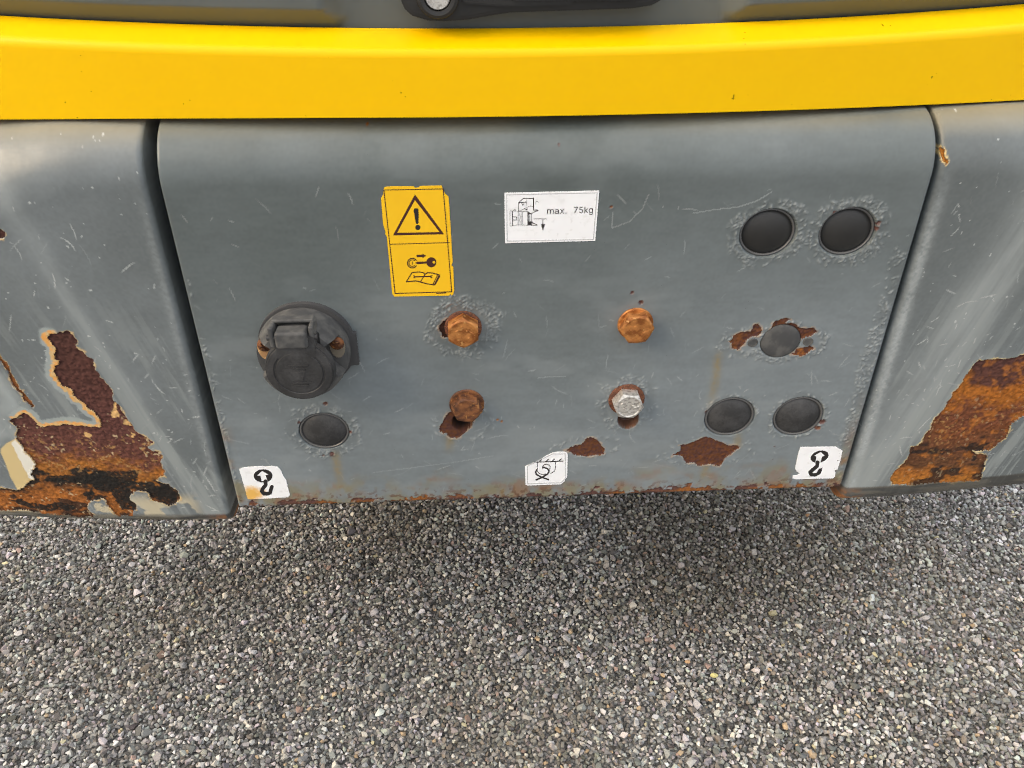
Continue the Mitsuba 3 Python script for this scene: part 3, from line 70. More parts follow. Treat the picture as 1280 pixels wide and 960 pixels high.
def grid_faces(nu, nv):
    i, j = np.meshgrid(np.arange(nu - 1), np.arange(nv - 1), indexing='ij')
    a = i * nv + j
    q = np.stack([a, a + nv, a + nv + 1, a + 1], -1).reshape(-1, 4)
    return np.vstack([q[:, [0, 1, 2]], q[:, [0, 2, 3]]])
def compact(V, F, *attrs):
    used = np.unique(F); m = np.full(len(V), -1); m[used] = np.arange(len(used))
    return (V[used], m[F]), [a[used] for a in attrs]
def scratches(x0, z0, step, shape, n, seed, length=(0.006, 0.03), region=None, angle=None):
    """a field of fine curved scratch lines on a regular grid"""
    g = np.random.default_rng(seed); out = np.zeros(shape)
    for _ in range(n):
        ax, az = (g.uniform(*region[0]), g.uniform(*region[1]))
        th = g.uniform(0, math.pi) if angle is None else g.normal(*angle)
        l, k, w = g.uniform(*length) * g.uniform(0.3, 1), g.normal(0, 25), g.uniform(0.1, 1) ** 1.6
        t = np.linspace(0, 1, max(3, int(l / step * 2)))
        a = th + k * l * t
        px, pz = ax + np.cumsum(np.cos(a)) * l / len(t), az + np.cumsum(np.sin(a)) * l / len(t)
        i, j = np.rint((px - x0) / step).astype(int), np.rint((pz - z0) / step).astype(int)
        ok = (i >= 0) & (i < shape[0]) & (j >= 0) & (j < shape[1])
        np.maximum.at(out, (i[ok], j[ok]), w * (1 - np.abs(2 * t[ok] - 1) ** 3))
    return out
def hull(pts): return m3.Manifold.hull_points(np.asarray(pts, np.float64))
def to_tm(m):
    g = m.to_mesh(); return trimesh.Trimesh(g.vert_properties[:, :3], g.tri_verts, process=False)
def rbox(c, s, r, n=8):
    """rounded box: centre, full size, edge radius"""
    c, h = np.array(c, float), np.array(s, float) / 2 - r
    b = m3.Manifold.sphere(r, n * 2)
    return m3.Manifold.batch_hull([b.translate(list(c + h * np.array([i, j, k]))) for i in (-1, 1) for j in (-1, 1) for k in (-1, 1)])
def lathe(prof, n=64, rx=1.0, rz=1.0):
    """profile (radius, out) -> surface about the axis that points to the viewer (-y)"""
    p = np.array(prof, float); a = np.arange(n) * 2 * math.pi / n
    V = np.stack([p[:, None, 0] * np.cos(a) * rx, np.repeat(-p[:, 1:2], n, 1), p[:, None, 0] * np.sin(a) * rz], -1).reshape(-1, 3)
    F = []
    for i in range(len(p) - 1):
        j = np.arange(n); k = (j + 1) % n
        F.append(np.stack([i * n + j, i * n + k, (i + 1) * n + k], 1)); F.append(np.stack([i * n + j, (i + 1) * n + k, (i + 1) * n + j], 1))
    return trimesh.Trimesh(V, np.vstack(F), process=False)
def at(m, x, y, z, roty=0.0):
    m = m.copy()
    if roty: m.apply_transform(trimesh.transformations.rotation_matrix(roty, [0, 1, 0]))
    m.apply_translation([x, y, z]); return m
def cat(*ms): return trimesh.util.concatenate(list(ms))
def plate_shape(rings, y0, y1):
    """flat shape given in mm (exterior + holes) -> prism between depths y0 (back) and y1 (front)"""
    g = Polygon(rings[0], rings[1:]).buffer(0)
    out = []
    for p in getattr(g, 'geoms', [g]):
        if p.area < 0.02: continue
        m = trimesh.creation.extrude_polygon(p, 1.0, engine='earcut')
        v = m.vertices
        m.vertices = np.stack([v[:, 0] / 1000, y0 + (y1 - y0) * v[:, 2], v[:, 1] / 1000], 1)
        m.invert(); out.append(m)
    return out
def decal(name, y0, y1): return cat(*[m for r in D['dec'][name] for m in plate_shape(r, y0, y1)])

# ---------------------------------------------------------------- materials
def pr(**k):
    base = dict(type='principled', base_color={'type': 'rgb', 'value': [0.5] * 3}, roughness=0.5)
    for a, b in k.items():
        base[a] = {'type': 'rgb', 'value': list(b)} if isinstance(b, (tuple, list)) else b
    return {'type': 'twosided', 'bsdf': base}
VC = {'type': 'mesh_attribute', 'name': 'vertex_color'}
n_, fb_, sst = mikit.noise, mikit.fbm, mikit.smoothstep
scene['painted_steel'] = pr(base_color=VC, specular=0.6, roughness=mikit.proc(lambda p, n, uv: 0.25 + 0.20 * fb_(p.x * 22, p.z * 22, 1.0) + 0.10 * fb_(p.x * 260, p.z * 60, 4.0)))
scene['rust'] = pr(base_color=VC, roughness=0.85, specular=0.25)
scene['yellow_paint'] = pr(base_color=mikit.proc(lambda p, n, uv: mikit.mix((0.88, 0.535, 0.0), (0.86, 0.51, 0.0), fb_(p.x * 9, p.z * 9, 2.0)) * (1 - 0.6 * sst(0.90, 0.93, n_(p.x * 330, p.y * 330, p.z * 330)) * sst(0.80, 0.86, n_(p.x * 40, p.z * 40, 3.0)))),
                           roughness=0.34, specular=0.16, clearcoat=0.12, clearcoat_gloss=0.88)
scene['grey_panel'] = pr(base_color=mikit.proc(lambda p, n, uv: mikit.mix((0.085, 0.098, 0.098), (0.11, 0.122, 0.12), fb_(p.x * 12, p.z * 30, 2.0))), roughness=0.36, specular=0.5)
scene['black_plastic'] = pr(base_color=mikit.proc(lambda p, n, uv: mikit.mix((0.013, 0.013, 0.013), (0.022, 0.022, 0.022), fb_(p.x * 60, p.z * 60, p.y * 60, 3))), roughness=0.42, specular=0.45)
scene['dusty_plastic'] = pr(base_color=mikit.proc(lambda p, n, uv: mikit.mix((0.022, 0.022, 0.023), (0.062, 0.062, 0.064), sst(0.25, 0.95, 0.35 * fb_(p.x * 700, p.z * 700, p.y * 700, 4) + 0.65 * fb_(p.x * 70, p.z * 70, 2.0)))), roughness=0.5, specular=0.45)
scene['grey_plastic'] = pr(base_color=mikit.proc(lambda p, n, uv: mikit.mix((0.055, 0.056, 0.058), (0.105, 0.104, 0.10), sst(0.3, 0.8, fb_(p.x * 130, p.z * 130, p.y * 130, 4)))), roughness=0.6, specular=0.35)
scene['plug_rim'] = pr(base_color=(0.10, 0.10, 0.10), roughness=0.32, specular=0.6)
scene['rubber'] = pr(base_color=(0.055, 0.055, 0.057), roughness=0.75, specular=0.3)
def rusty(a, b, c, s):
    return mikit.proc(lambda p, n, uv: mikit.mix(mikit.mix(a, b, sst(0.3, 0.7, fb_(p.x * s, p.y * s, p.z * s, 4))), c, sst(0.62, 0.78, fb_(p.x * s * 2 + 31, p.y * s * 2, p.z * s * 2, 3))))
scene['orange_rust_metal'] = pr(base_color=rusty((0.56, 0.235, 0.068), (0.26, 0.085, 0.02), (0.60, 0.32, 0.11), 170), metallic=0.5, roughness=0.33, specular=0.5)
scene['brown_rust_metal'] = pr(base_color=rusty((0.21, 0.080, 0.028), (0.065, 0.026, 0.014), (0.36, 0.16, 0.05), 210), metallic=0.2, roughness=0.6)
scene['washer_rust'] = pr(base_color=rusty((0.16, 0.055, 0.025), (0.07, 0.028, 0.016), (0.30, 0.12, 0.05), 420), roughness=0.75)
scene['zinc'] = pr(base_color=mikit.proc(lambda p, n, uv: mikit.mix((0.72, 0.70, 0.66), (0.42, 0.40, 0.37), sst(0.4, 0.75, fb_(p.x * 500, p.y * 500, p.z * 500, 3)))), metallic=0.75, roughness=0.38)
scene['decal_yellow'] = pr(base_color=mikit.proc(lambda p, n, uv: mikit.mix((0.83, 0.50, 0.006), (0.80, 0.46, 0.004), fb_(p.x * 60, p.z * 60, 2.0))), roughness=0.4)
scene['decal_white'] = pr(base_color=mikit.proc(lambda p, n, uv: mikit.mix((0.82, 0.83, 0.85), (0.72, 0.72, 0.72), sst(0.62, 0.9, fb_(p.x * 260, p.z * 260, 2.0, 4)))), roughness=0.42)
# the lower corner of one lifting label is stained by rust water
scene['decal_stained'] = pr(base_color=mikit.proc(lambda p, n, uv: mikit.mix(mikit.mix((0.82, 0.83, 0.84), (0.72, 0.72, 0.72), sst(0.62, 0.9, fb_(p.x * 260, p.z * 260, 2.0, 4))), (0.72, 0.42, 0.10),
    sst(0.016, 0.004, dr.sqrt(dr.square((p.x + 0.3085) * 0.8) + dr.square(p.z - 0.4395)) + 0.008 * (fb_(p.x * 300, p.z * 300, 1.0) - 0.5)))), roughness=0.45)
scene['print_black'] = pr(base_color=(0.014, 0.012, 0.012), roughness=0.45)
scene['print_brown'] = pr(base_color=(0.05, 0.012, 0.006), roughness=0.45)
scene['print_grey'] = pr(base_color=(0.42, 0.43, 0.44), roughness=0.5)
scene['dark_steel'] = pr(base_color=(0.03, 0.03, 0.032), roughness=0.6)
scene['hole_dark'] = pr(base_color=(0.02, 0.016, 0.014), roughness=0.9)
scene['stone'] = {'type': 'twosided', 'bsdf': {'type': 'diffuse', 'reflectance': VC}}
scene['screw_stain'] = pr(base_color=(0.17, 0.145, 0.11), roughness=0.8)
scene['rust_stain'] = pr(base_color=rusty((0.50, 0.30, 0.13), (0.36, 0.20, 0.09), (0.58, 0.40, 0.2), 200), roughness=0.8)
def ground_fn(p, n, uv):
    d1, d2, r = mikit.voronoi(p.x * 135 + 0.8 * fb_(p.x * 60, p.y * 60, 1.0), p.y * 135 + 0.8 * fb_(p.x * 60 + 9, p.y * 60, 2.0))
    edge = sst(0.02, 0.28, d2 - d1)
    c = mikit.mix((0.10, 0.098, 0.094), (0.34, 0.335, 0.32), r)
    return c * (0.40 + 0.60 * edge) * (0.85 + 0.3 * fb_(p.x * 2, p.y * 2, 1.0))
scene['gravel_ground'] = pr(base_color=mikit.proc(ground_fn), roughness=0.95, specular=0.1)

L = 'wheel_loader'
labels[L] = {'label': 'yellow and grey compact wheel loader with a scuffed, rusting rear counterweight', 'category': 'wheel loader'}
RUST_DARK, RUST_MID, RUST_ORANGE = np.array([0.070, 0.030, 0.024]), np.array([0.155, 0.052, 0.020]), np.array([0.36, 0.125, 0.022])

# ---------------------------------------------------------------- the counterweight plate
ST = 0.0009
HW = 0.325
def arc(a, b, n): return np.linspace(a, b, n)
t = arc(0, math.pi / 2, 5)
edge_x, edge_y = HW - 0.0025 + 0.0025 * np.cos(t[:-1]), 0.0025 - 0.0025 * np.sin(t[:-1])      # from the side towards the front
side_y = np.array([0.10, 0.06, 0.03, 0.012, 0.006])
flat = np.arange(-HW + 0.0025, HW - 0.0024, ST)
colx = np.concatenate([np.full(5, -HW), -edge_x, flat, edge_x[::-1], np.full(5, HW)])
coly = np.concatenate([side_y, edge_y, np.zeros(len(flat)), edge_y[::-1], side_y[::-1]])
ZB, ZT, RT = 0.420, 0.818, 0.050
rows = [(0.15, ZB), (0.08, ZB), (0.03, ZB), (0.012, ZB)]
rows += [(0.004 - 0.004 * math.sin(a), ZB + 0.004 - 0.004 * math.cos(a)) for a in arc(0, math.pi / 2, 5)[:-1]]
nb = len(rows)
front_z = np.arange(ZB + 0.004, ZT - RT, ST)
rows += [(0.0, z) for z in front_z]
rows += [(RT - RT * math.cos(a), ZT - RT + RT * math.sin(a)) for a in arc(0, math.pi / 2, 52)[1:]]
rows += [(y, ZT) for y in (0.06, 0.075, 0.10, 0.14, 0.19, 0.25)]
rows = np.array(rows)
X = np.repeat(colx[:, None], len(rows), 1); Z = np.repeat(rows[None, :, 1], len(colx), 0)
Y = rows[None, :, 0] + coly[:, None]
front = (rows[None, :, 0] < 0.03) & (coly[:, None] < 0.002)
HL = D['holes']
def plate_regions(X, Z):
    xr, zr = ragged(*ragged(X, Z, 0.0018, 200, 27), 0.0016, 420, 3)
    regs = {k: sdf_poly(xr, zr, D[k]) for k in ('rustE', 'rustF', 'rustH', 'rustI', 'rustJ', 'rustG', 'rustK')}
    return regs
def snap(X, Z, f, step):
    s = f(X, Z); near = (np.abs(s) < 0.55 * step) & front_mask
    x, z, e = X[near], Z[near], 2e-5
    s0 = s[near]
    gx, gz = (f(x + e, z) - s0) / e, (f(x, z + e) - s0) / e
    g2 = np.maximum(gx * gx + gz * gz, 0.2)
    X[near] -= s0 * gx / g2; Z[near] -= s0 * gz / g2
front_mask = front & (Z > ZB + 0.006) & (Z < ZT - RT - 0.002) & (np.abs(X) < HW - 0.004)
for e in D['caps'] + HL:
    snap(X, Z, lambda x, z, e=e: sdf_ell(x, z, e), ST)
regs = plate_regions(X, Z)
# raised wrinkled paint round the plugs and bolts: (centre, inner radii, width, strength)
wr = [(D['caps'][0], 0.012, 1.0), (D['caps'][1], 0.013, 1.0), (D['caps'][2], 0.009, 0.7), (D['caps'][3], 0.006, 0.6), (D['caps'][4], 0.007, 0.7), (D['caps'][5], 0.013, 0.9),
      ((-81, 632, 22, 20), 0.017, 1.0), ((79, 540, 20, 22), 0.014, 0.55), ((-84, 522, 24, 18), 0.007, 0.4), ((192, 607, 17, 9), 0.010, 1.0), ((250, 607, 12, 10), 0.009, 1.0), ((169.5, 477, 42, 16), 0.006, 0.4), ((42, 487, 26, 11), 0.006, 0.35)]
lumpy = np.zeros(X.shape)
for e, w, a in wr:
    s = sdf_ell(X, Z, e)
    wob = w * (0.6 + 0.9 * fbm(P3(X, Z, 60, w=e[0]), 2, 5))
    lumpy = np.maximum(lumpy, a * sm(-0.001, 0.0015, s) * sm(wob, wob * 0.35, s))
edge_w = 0.012 + 0.010 * fbm(P3(X, Z, 45, w=2), 2, 8)
lumpy = np.maximum(lumpy, 0.9 * sm(HW - edge_w - 0.004, HW - edge_w * 0.5, X) * sm(0.72, 0.68, Z) * sm(0.43, 0.50, Z))
lumpy = np.maximum(lumpy, 0.5 * sm(HW - 0.010, HW - 0.004, np.abs(X)) * sm(0.74, 0.60, Z))
def blisters():
    g = np.random.default_rng(17); nf, nz = len(flat), len(front_z); out = np.zeros((nf, nz)); lm = lumpy[9:9 + nf, nb:nb + nz]
    ii, jj = np.nonzero(lm > 0.06)
    dens = sm(0.36, 0.62, fbm(P3(X, Z, 85, w=15), 3, 66))[9:9 + nf, nb:nb + nz]
    pick = g.random(len(ii)) < 0.26 * lm[ii, jj] * (0.12 + dens[ii, jj])
    for i, j in zip(ii[pick], jj[pick]):
        a, b, h, th = g.uniform(0.8, 3.0), g.uniform(0.6, 1.3), g.uniform(0.15, 1.0) ** 1.5, g.uniform(0, math.pi)
        i0, i1, j0, j1 = max(i - 5, 0), min(i + 6, nf), max(j - 5, 0), min(j + 6, nz)
        u, w = np.meshgrid(np.arange(i0, i1) - i + g.uniform(-.5, .5), np.arange(j0, j1) - j + g.uniform(-.5, .5), indexing='ij')
        p, q = u * math.cos(th) + w * math.sin(th), -u * math.sin(th) + w * math.cos(th)
        out[i0:i1, j0:j1] = np.maximum(out[i0:i1, j0:j1], h * np.exp(-(p / a) ** 2 - (q / b) ** 2))
    full = np.zeros(X.shape); full[9:9 + nf, nb:nb + nz] = out
    return full
for e in D['bosses']: lumpy *= sm(0.0005, 0.002, sdf_ell(X, Z, e))
worm = blisters()
H = 0.00016 * (fbm(P3(X, Z, 18, w=3), 3, 2) - 0.5) + 0.00004 * (fbm(P3(X, Z, 210, w=8), 2, 4) - 0.5)
H += np.minimum(1, 0.4 + lumpy) * 0.0015 * worm - 0.0001 * lumpy
pit = fbm(P3(X, Z, 520, w=4), 3, 9)
rust_s = np.minimum.reduce(list(regs.values()))
chip = np.full(X.shape, 1.0)
for cxm, czm, r in D['chips']:
    xx, zz = ragged(X[...], Z[...], 0.0008, 500, 6) if chip is None else (X, Z)
    rr = r * 0.78 / 1000
    k = np.hypot(X - cxm / 1000, Z - czm / 1000)
    chip = np.minimum(chip, k - rr * (0.55 + 0.9 * fbm(P3(X, Z, 700, w=cxm), 2, 3)))
fringe = Z - (ZB + 0.0048 + 0.020 * (fbm(P3(X, Z, 90, 150, 2), 4, 21) - 0.42) + 0.010 * (fbm(P3(X, Z, 14, w=4), 2, 22) - 0.5) + 0.010 * (fbm(P3(X, Z, 330, w=2), 2, 23) - 0.5))
rr = np.minimum(np.minimum(rust_s, chip), fringe)
H += -0.0010 * sm(0.0003, -0.0008, rr) + 0.0014 * (pit - 0.5) * sm(0, -0.001, rr) + 0.0004 * np.exp(-np.clip(rr, 0, 1) / 0.0015) * (rr > 0)
hole = np.zeros(X.shape)
for e in D['caps']: hole = np.maximum(hole, 0.0065 * (sdf_ell(X, Z, e) < -0.0003))
hole_s = np.minimum.reduce([sdf_ell(X, Z, e) for e in HL])
hole = np.maximum(hole, 0.013 * sm(-0.0004, -0.0022, hole_s))
H -= hole
Y = Y - np.where(front, H, 0)
# colours
low = sm(0.80, 0.44, Z)
v1 = fbm(P3(X, Z, 7, 5, 2), 3, 31); v2 = fbm(P3(X, Z, 28, 46, 2), 3, 32); v3 = fbm(P3(X, Z, 60, 240, 5), 2, 33); v4 = fbm(P3(X, Z, 420, w=1), 2, 34)
C = lerp((0.082, 0.099, 0.099), (0.172, 0.198, 0.212), np.clip(0.08 + 0.9 * low + 0.22 * sm(-0.1, 0.3, X) + 0.7 * (v1 - 0.5), 0, 1))  # hood shade above, ground reflection low and right, put into the paint colour
C *= (1 + 0.14 * (v2 - 0.5) + 0.12 * (v3 - 0.5) + 0.12 * (v4 - 0.5))[..., None]
haze = sm(0.52, 0.78, fbm(P3(X, Z, 16, 34, 7), 4, 35)) * (0.3 + 0.7 * low)
C = lerp(C, (0.235, 0.26, 0.268), 0.42 * haze)
C = lerp(C, (0.27, 0.24, 0.155), 0.3 * sm(0.800, 0.814, Z) * sm(0.3, 0.6, v1 + 0.15 * v2))      # reflection of the yellow hood tinted into the top bend
sc = scratches(flat[0], front_z[0], ST, (len(flat), len(front_z)), 230, 3, (0.004, 0.02), ((-.32, .32), (.43, .76)))
sc = np.maximum(sc, scratches(flat[0], front_z[0], ST, (len(flat), len(front_z)), 170, 4, (0.004, 0.03), ((-.32, .32), (.43, .60))))
for pts, w in (([(0.121, 0.7395), (0.139, 0.7425), (0.160, 0.7445), (0.176, 0.750), (0.187, 0.7575)], 0.9), ([(0.0515, 0.7275), (0.066, 0.733), (0.0765, 0.7445), (0.0805, 0.757)], 0.6), ([(0.0515, 0.7275), (0.0508, 0.742)], 0.8), ([(-.32, .512), (-.30, .505)], .5),
               ([(-0.010, 0.5745), (0.006, 0.5752), (0.017, 0.5756)], 0.8), ([(-0.18, 0.463), (-0.10, 0.4725), (-0.055, 0.480)], 0.55)):
    a = np.array(pts); tt = np.linspace(0, len(a) - 1, 260)
    i = np.rint((np.interp(tt, range(len(a)), a[:, 0]) - flat[0]) / ST).astype(int); j = np.rint((np.interp(tt, range(len(a)), a[:, 1]) - front_z[0]) / ST).astype(int)
    ok = (i >= 0) & (i < sc.shape[0]) & (j >= 0) & (j < sc.shape[1]); sc[i[ok], j[ok]] = w
S = np.zeros(X.shape); S[9:9 + len(flat), nb:nb + len(front_z)] = sc
C = lerp(C, (0.40, 0.42, 0.42), 0.42 * S)
C = lerp(C, (0.40, 0.42, 0.415), np.clip(worm * 0.42 * (0.4 + 1.2 * v4), 0, 1))  # glints on the blisters, lightened in the colour
C = lerp(C, (0.07, 0.08, 0.08), np.clip(lumpy * (1 - worm) * 0.3 * (0.3 + 1.4 * v2), 0, 1))  # shadow rings between the blisters, darkened in the colour
seam = sm(HW - 0.016, HW - 0.003, np.abs(X)) * sm(0.56, 0.44, Z + 0.05 * (v2 - 0.5))
dirt = np.clip(sm(0.458, 0.424, Z + 0.05 * (v2 - 0.5)) + seam, 0, 1) * sm(0.28, 0.6, fbm(P3(X, Z, 70, 60, 2), 4, 36))
C = lerp(C, lerp((0.19, 0.165, 0.09), (0.21, 0.115, 0.05), sm(0.42, 0.62, fbm(P3(X, Z, 110, w=12), 3, 37))), 0.8 * dirt)
spk = sm(0.60, 0.66, fbm(P3(X, Z, 240, 260, 3), 3, 38)) * sm(0.447, 0.424, Z)
C = lerp(C, (0.10, 0.045, 0.024), 0.8 * spk)
drip = np.zeros(X.shape)
for xx, z0, ln in ((-0.2155, 0.494, 0.07), (0.165, 0.600, 0.09), (0.171, 0.463, 0.04), (-0.100, 0.510, 0.03), (-0.045, 0.44, 0.02), (0.2, 0.5, 0.03)):
    drip = np.maximum(drip, np.exp(-((X - xx - 0.004 * (v2 - 0.5)) / 0.0045) ** 2) * sm(z0 + 0.004, z0 - 0.01, Z) * sm(z0 - ln, z0 - ln * 0.3, Z))
C = lerp(C, (0.22, 0.165, 0.065), 0.6 * drip * (0.4 + v4))
C = lerp(C, (0.36, 0.27, 0.19), 0.75 * sm(0.0020, 0.0002, rust_s + 0.004 * (fbm(P3(X, Z, 190, w=3), 3, 43) - 0.45)) * (rust_s > 0))                # primer rim round the flakes
frc = lerp(RUST_DARK * 1.3, 0.7 * RUST_ORANGE, sm(0.50, 0.74, fbm(P3(X, Z, 26, 90, 3), 3, 41)))
frc = frc * (0.55 + 0.9 * pit)[..., None]
rm = sm(0.0006, -0.0004, np.minimum(chip, fringe))
C = lerp(C, frc, rm)
C = lerp(C, (0.020, 0.016, 0.014), sm(-0.0004, -0.0035, hole_s))  # shade inside the slot holes, painted into the colour
wall = sm(0.0, -0.0004, hole_s) * sm(-0.0060, -0.001, hole_s)
C = lerp(C, (0.13, 0.05, 0.022), 0.85 * wall)
C[Z < ZB + 0.0015] = RUST_DARK
def rust_col(X, Z, orange):
    a = fbm(P3(X, Z, 520, w=2), 2, 51); b = fbm(P3(X, Z, 90, w=6), 3, 52)
    c = lerp(RUST_DARK * 1.1, RUST_MID * np.array([0.72, 0.80, 0.85]), sm(0.3, 0.7, a)); c = lerp(c, RUST_ORANGE, orange * sm(0.5, 0.8, b + 0.25 * (a - 0.5)))
    return c * (0.65 + 0.7 * fbm(P3(X, Z, 600, w=9), 2, 53))[..., None]
V = np.stack([X, Y, Z], -1).reshape(-1, 3)
F = grid_faces(*X.shape)
k = {'rustE': 'rust flake right of the tie-down label', 'rustF': 'star-shaped rust flake under the lower plugs', 'rustH': 'rust flake left of the small round plug', 'rustI': 'rust flake above the small round plug',
     'rustJ': 'small orange rust flake below the small round plug', 'rustG': 'dark rusty hole below the brown bolt', 'rustK': 'dark gouge left of the upper left bolt'}
free = np.ones(len(F), bool)
for name, lab in k.items():
    s = regs[name].reshape(-1)
    sel = (s[F].mean(1) < 0) & free; free &= ~sel
    col = rust_col(X, Z, {'rustJ': 0.9, 'rustH': 0.18, 'rustG': 0.0}.get(name, 0.05))
    if name == 'rustK': col = col * 0.35
    col = lerp(col, (0.014, 0.011, 0.010), sm(-0.0002, -0.0022, hole_s))  # painted shade, darkening towards the middle of the hole
    (v, fc), (c,) = compact(V, F[sel], col.reshape(-1, 3))
    put(L + '__counterweight__rust_patch', (v, fc[:, ::-1]), 'rust', lab, smooth=True, color=c)
(v, fc), (c, uv) = compact(V, F[free], C.reshape(-1, 3), np.stack([X, Z], -1).reshape(-1, 2))
put(L + '__counterweight', exact=True, mesh=(v, fc[:, ::-1]), bsdf='painted_steel', label='flat scuffed grey rear plate with rusty lower edge', smooth=True, color=np.clip(c, 0.005, 0.9))

# ---------------------------------------------------------------- the two side weights
def softplus(d, w): return w * np.log1p(np.exp(np.clip(d / w, -60, 50)))
def ysurf(u, z):
    d = softplus(u - (0.372 + 0.275 * (z - 0.42)), 0.012)
    return 0.003 + 0.05 * d + 0.15 * d * d
def side_weight(sgn):
    RE, RB, U0, U1 = (0.005 if sgn < 0 else 0.006), 0.016, (0.3375 if sgn < 0 else 0.3310), 0.585
    ZL = 0.394
    t = arc(0, math.pi / 2, 19)
    cu = [np.full(4, U0), U0 + RE - RE * np.cos(t[:-1])]
    cv = [np.array([0.14, 0.07, 0.035, 0.02]), RE - RE * np.sin(t[:-1])]
    fl = np.arange(U0 + RE, U1, ST); cu.append(fl); cv.append(fl * 0)
    ro = 0.06; t2 = arc(0, math.pi / 2, 14)[1:]
    cu.append(U1 + ro * np.sin(t2)); cv.append(ro - ro * np.cos(t2))
    cu.append(np.full(4, U1 + ro)); cv.append(np.array([0.12, 0.25, 0.45, 0.7]))
    cu, cv = np.concatenate(cu), np.concatenate(cv)
    zt = 0.818; R = np.minimum(0.05 + 0.5 * softplus(cu - 0.41, 0.015), 0.13)
    yy, zz = [], []
    for y in (0.16, 0.08, 0.04, 0.02): yy.append(np.full(len(cu), y)); zz.append(np.full(len(cu), ZL))
    for a in arc(0, math.pi / 2, 15)[:-1]: yy.append(np.full(len(cu), RB - RB * math.sin(a))); zz.append(np.full(len(cu), ZL + RB - RB * math.cos(a)))
    nb = len(yy); N = 400
    for s in np.linspace(0, 1, N): yy.append(np.zeros(len(cu))); zz.append(ZL + RB + s * (zt - R - ZL - RB))
    for a in arc(0, math.pi / 2, 60)[1:]: yy.append(R - R * math.cos(a)); zz.append(zt - R + R * math.sin(a))
    for y in (0.02, 0.05, 0.1, 0.16): yy.append(R + y); zz.append(np.full(len(cu), zt))
    yy, zz = np.stack(yy, 1), np.stack(zz, 1)
    u = np.repeat(cu[:, None], yy.shape[1], 1)
    x = u * sgn
    z = zz.copy(); 
    keys = ['rustL', 'streakL', 'chipL'] if sgn < 0 else ['rustR', 'chipR']
    xr, zr = ragged(*ragged(x, z, 0.0026, 170, 23), 0.0014, 480, 13)
    R_ = {k: sdf_poly(xr, zr, D[k]) for k in keys}
    big = R_[keys[0]]; rs = np.minimum.reduce(list(R_.values()))
    pit = fbm(P3(x, z, 420, w=4), 3, 19)
    h = 0.0005 * (fbm(P3(x, z, 14, w=3), 3, 62) - 0.5) + 0.00006 * (fbm(P3(x, z, 210, w=8), 2, 64) - 0.5)
    h += -0.0014 * sm(0.0003, -0.0010, rs) + 0.0020 * (pit - 0.5) * sm(0, -0.002, rs) + 0.0005 * np.exp(-np.clip(rs, 0, 1) / 0.0015) * (rs > 0)
    y = yy + cv[:, None] + ysurf(u, z) - np.where((yy < 0.05) & (cv[:, None] < 0.03), h, 0)
    # colour
    v1 = fbm(P3(x, z, 9, 7, 2), 3, 71); v2 = fbm(P3(x, z, 30, 40, 2), 3, 72); v4 = fbm(P3(x, z, 420, w=1), 2, 74)
    c = lerp((0.100, 0.115, 0.118), (0.152, 0.172, 0.181), np.clip(0.5 + 1.6 * (v1 - 0.5), 0, 1))
    c *= (1 + 0.2 * (v2 - 0.5) + 0.16 * (v4 - 0.5))[..., None]
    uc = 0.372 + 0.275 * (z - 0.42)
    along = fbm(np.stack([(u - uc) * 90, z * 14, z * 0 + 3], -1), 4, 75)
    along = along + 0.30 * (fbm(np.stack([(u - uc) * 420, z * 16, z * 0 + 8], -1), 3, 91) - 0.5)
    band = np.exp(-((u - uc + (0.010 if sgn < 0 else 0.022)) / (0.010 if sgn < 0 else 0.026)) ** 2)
    c = lerp(c, (0.34, 0.37, 0.37), np.clip(band * (0.25 + 0.9 * along) * (0.42 if sgn < 0 else 0.75), 0, 1))  # pale band on the crease: reflected light painted in, with some rub
    lit_edge = np.exp(-((u - U0 - (0.007 if sgn < 0 else 0.0080)) / (0.004 if sgn < 0 else 0.0052)) ** 2)                                        # light on the rounded inner edge, put into the paint colour
    c = lerp(c, (0.42, 0.45, 0.45), (0.25 if sgn < 0 else 0.8) * lit_edge * (0.65 + 0.5 * (v2 - 0.5) + 0.6 * (v4 - 0.5)) * sm(0.79, 0.70, z))
    if sgn < 0:
        pale = sdf_poly(*ragged(x, z, 0.004, 90, 4), D['paleL'])
        c = lerp(c, (0.40, 0.445, 0.45), 0.75 * sm(0.006, -0.010, pale) * (0.55 + 0.9 * (v2 - 0.3)).clip(0, 1))
    c = lerp(c, (0.26, 0.285, 0.28), 0.7 * sm(0.50, 0.72, along) * sm(0.75, 0.45, z))
    c = lerp(c, (0.32, 0.285, 0.19), 0.45 * sm(0.795, 0.812, z))  # beige hood reflection painted along the upper bend
    S = np.zeros(u.shape)
    n0 = 4 + 18
    args = (fl[0], ZL + RB, ST, (len(fl), N), )
    s1 = scratches(*args, 170, 5 if sgn < 0 else 6, (0.004, 0.03), ((0.345, 0.585), (0.42, 0.76)), (1.9 if sgn < 0 else 1.1, 0.8))
    s1 = np.maximum(s1, scratches(*args, 110, 8 if sgn < 0 else 9, (0.003, 0.014), ((0.345, 0.56), (0.42, 0.62))))
    S[n0:n0 + len(fl), nb:nb + N] = s1
    c = lerp(c, (0.50, 0.52, 0.51), 0.65 * S)
    spots = fbm(P3(x, z, 260, w=5), 2, 77)
    c = lerp(c, (0.55, 0.57, 0.56), 0.6 * sm(0.88, 0.92, spots))
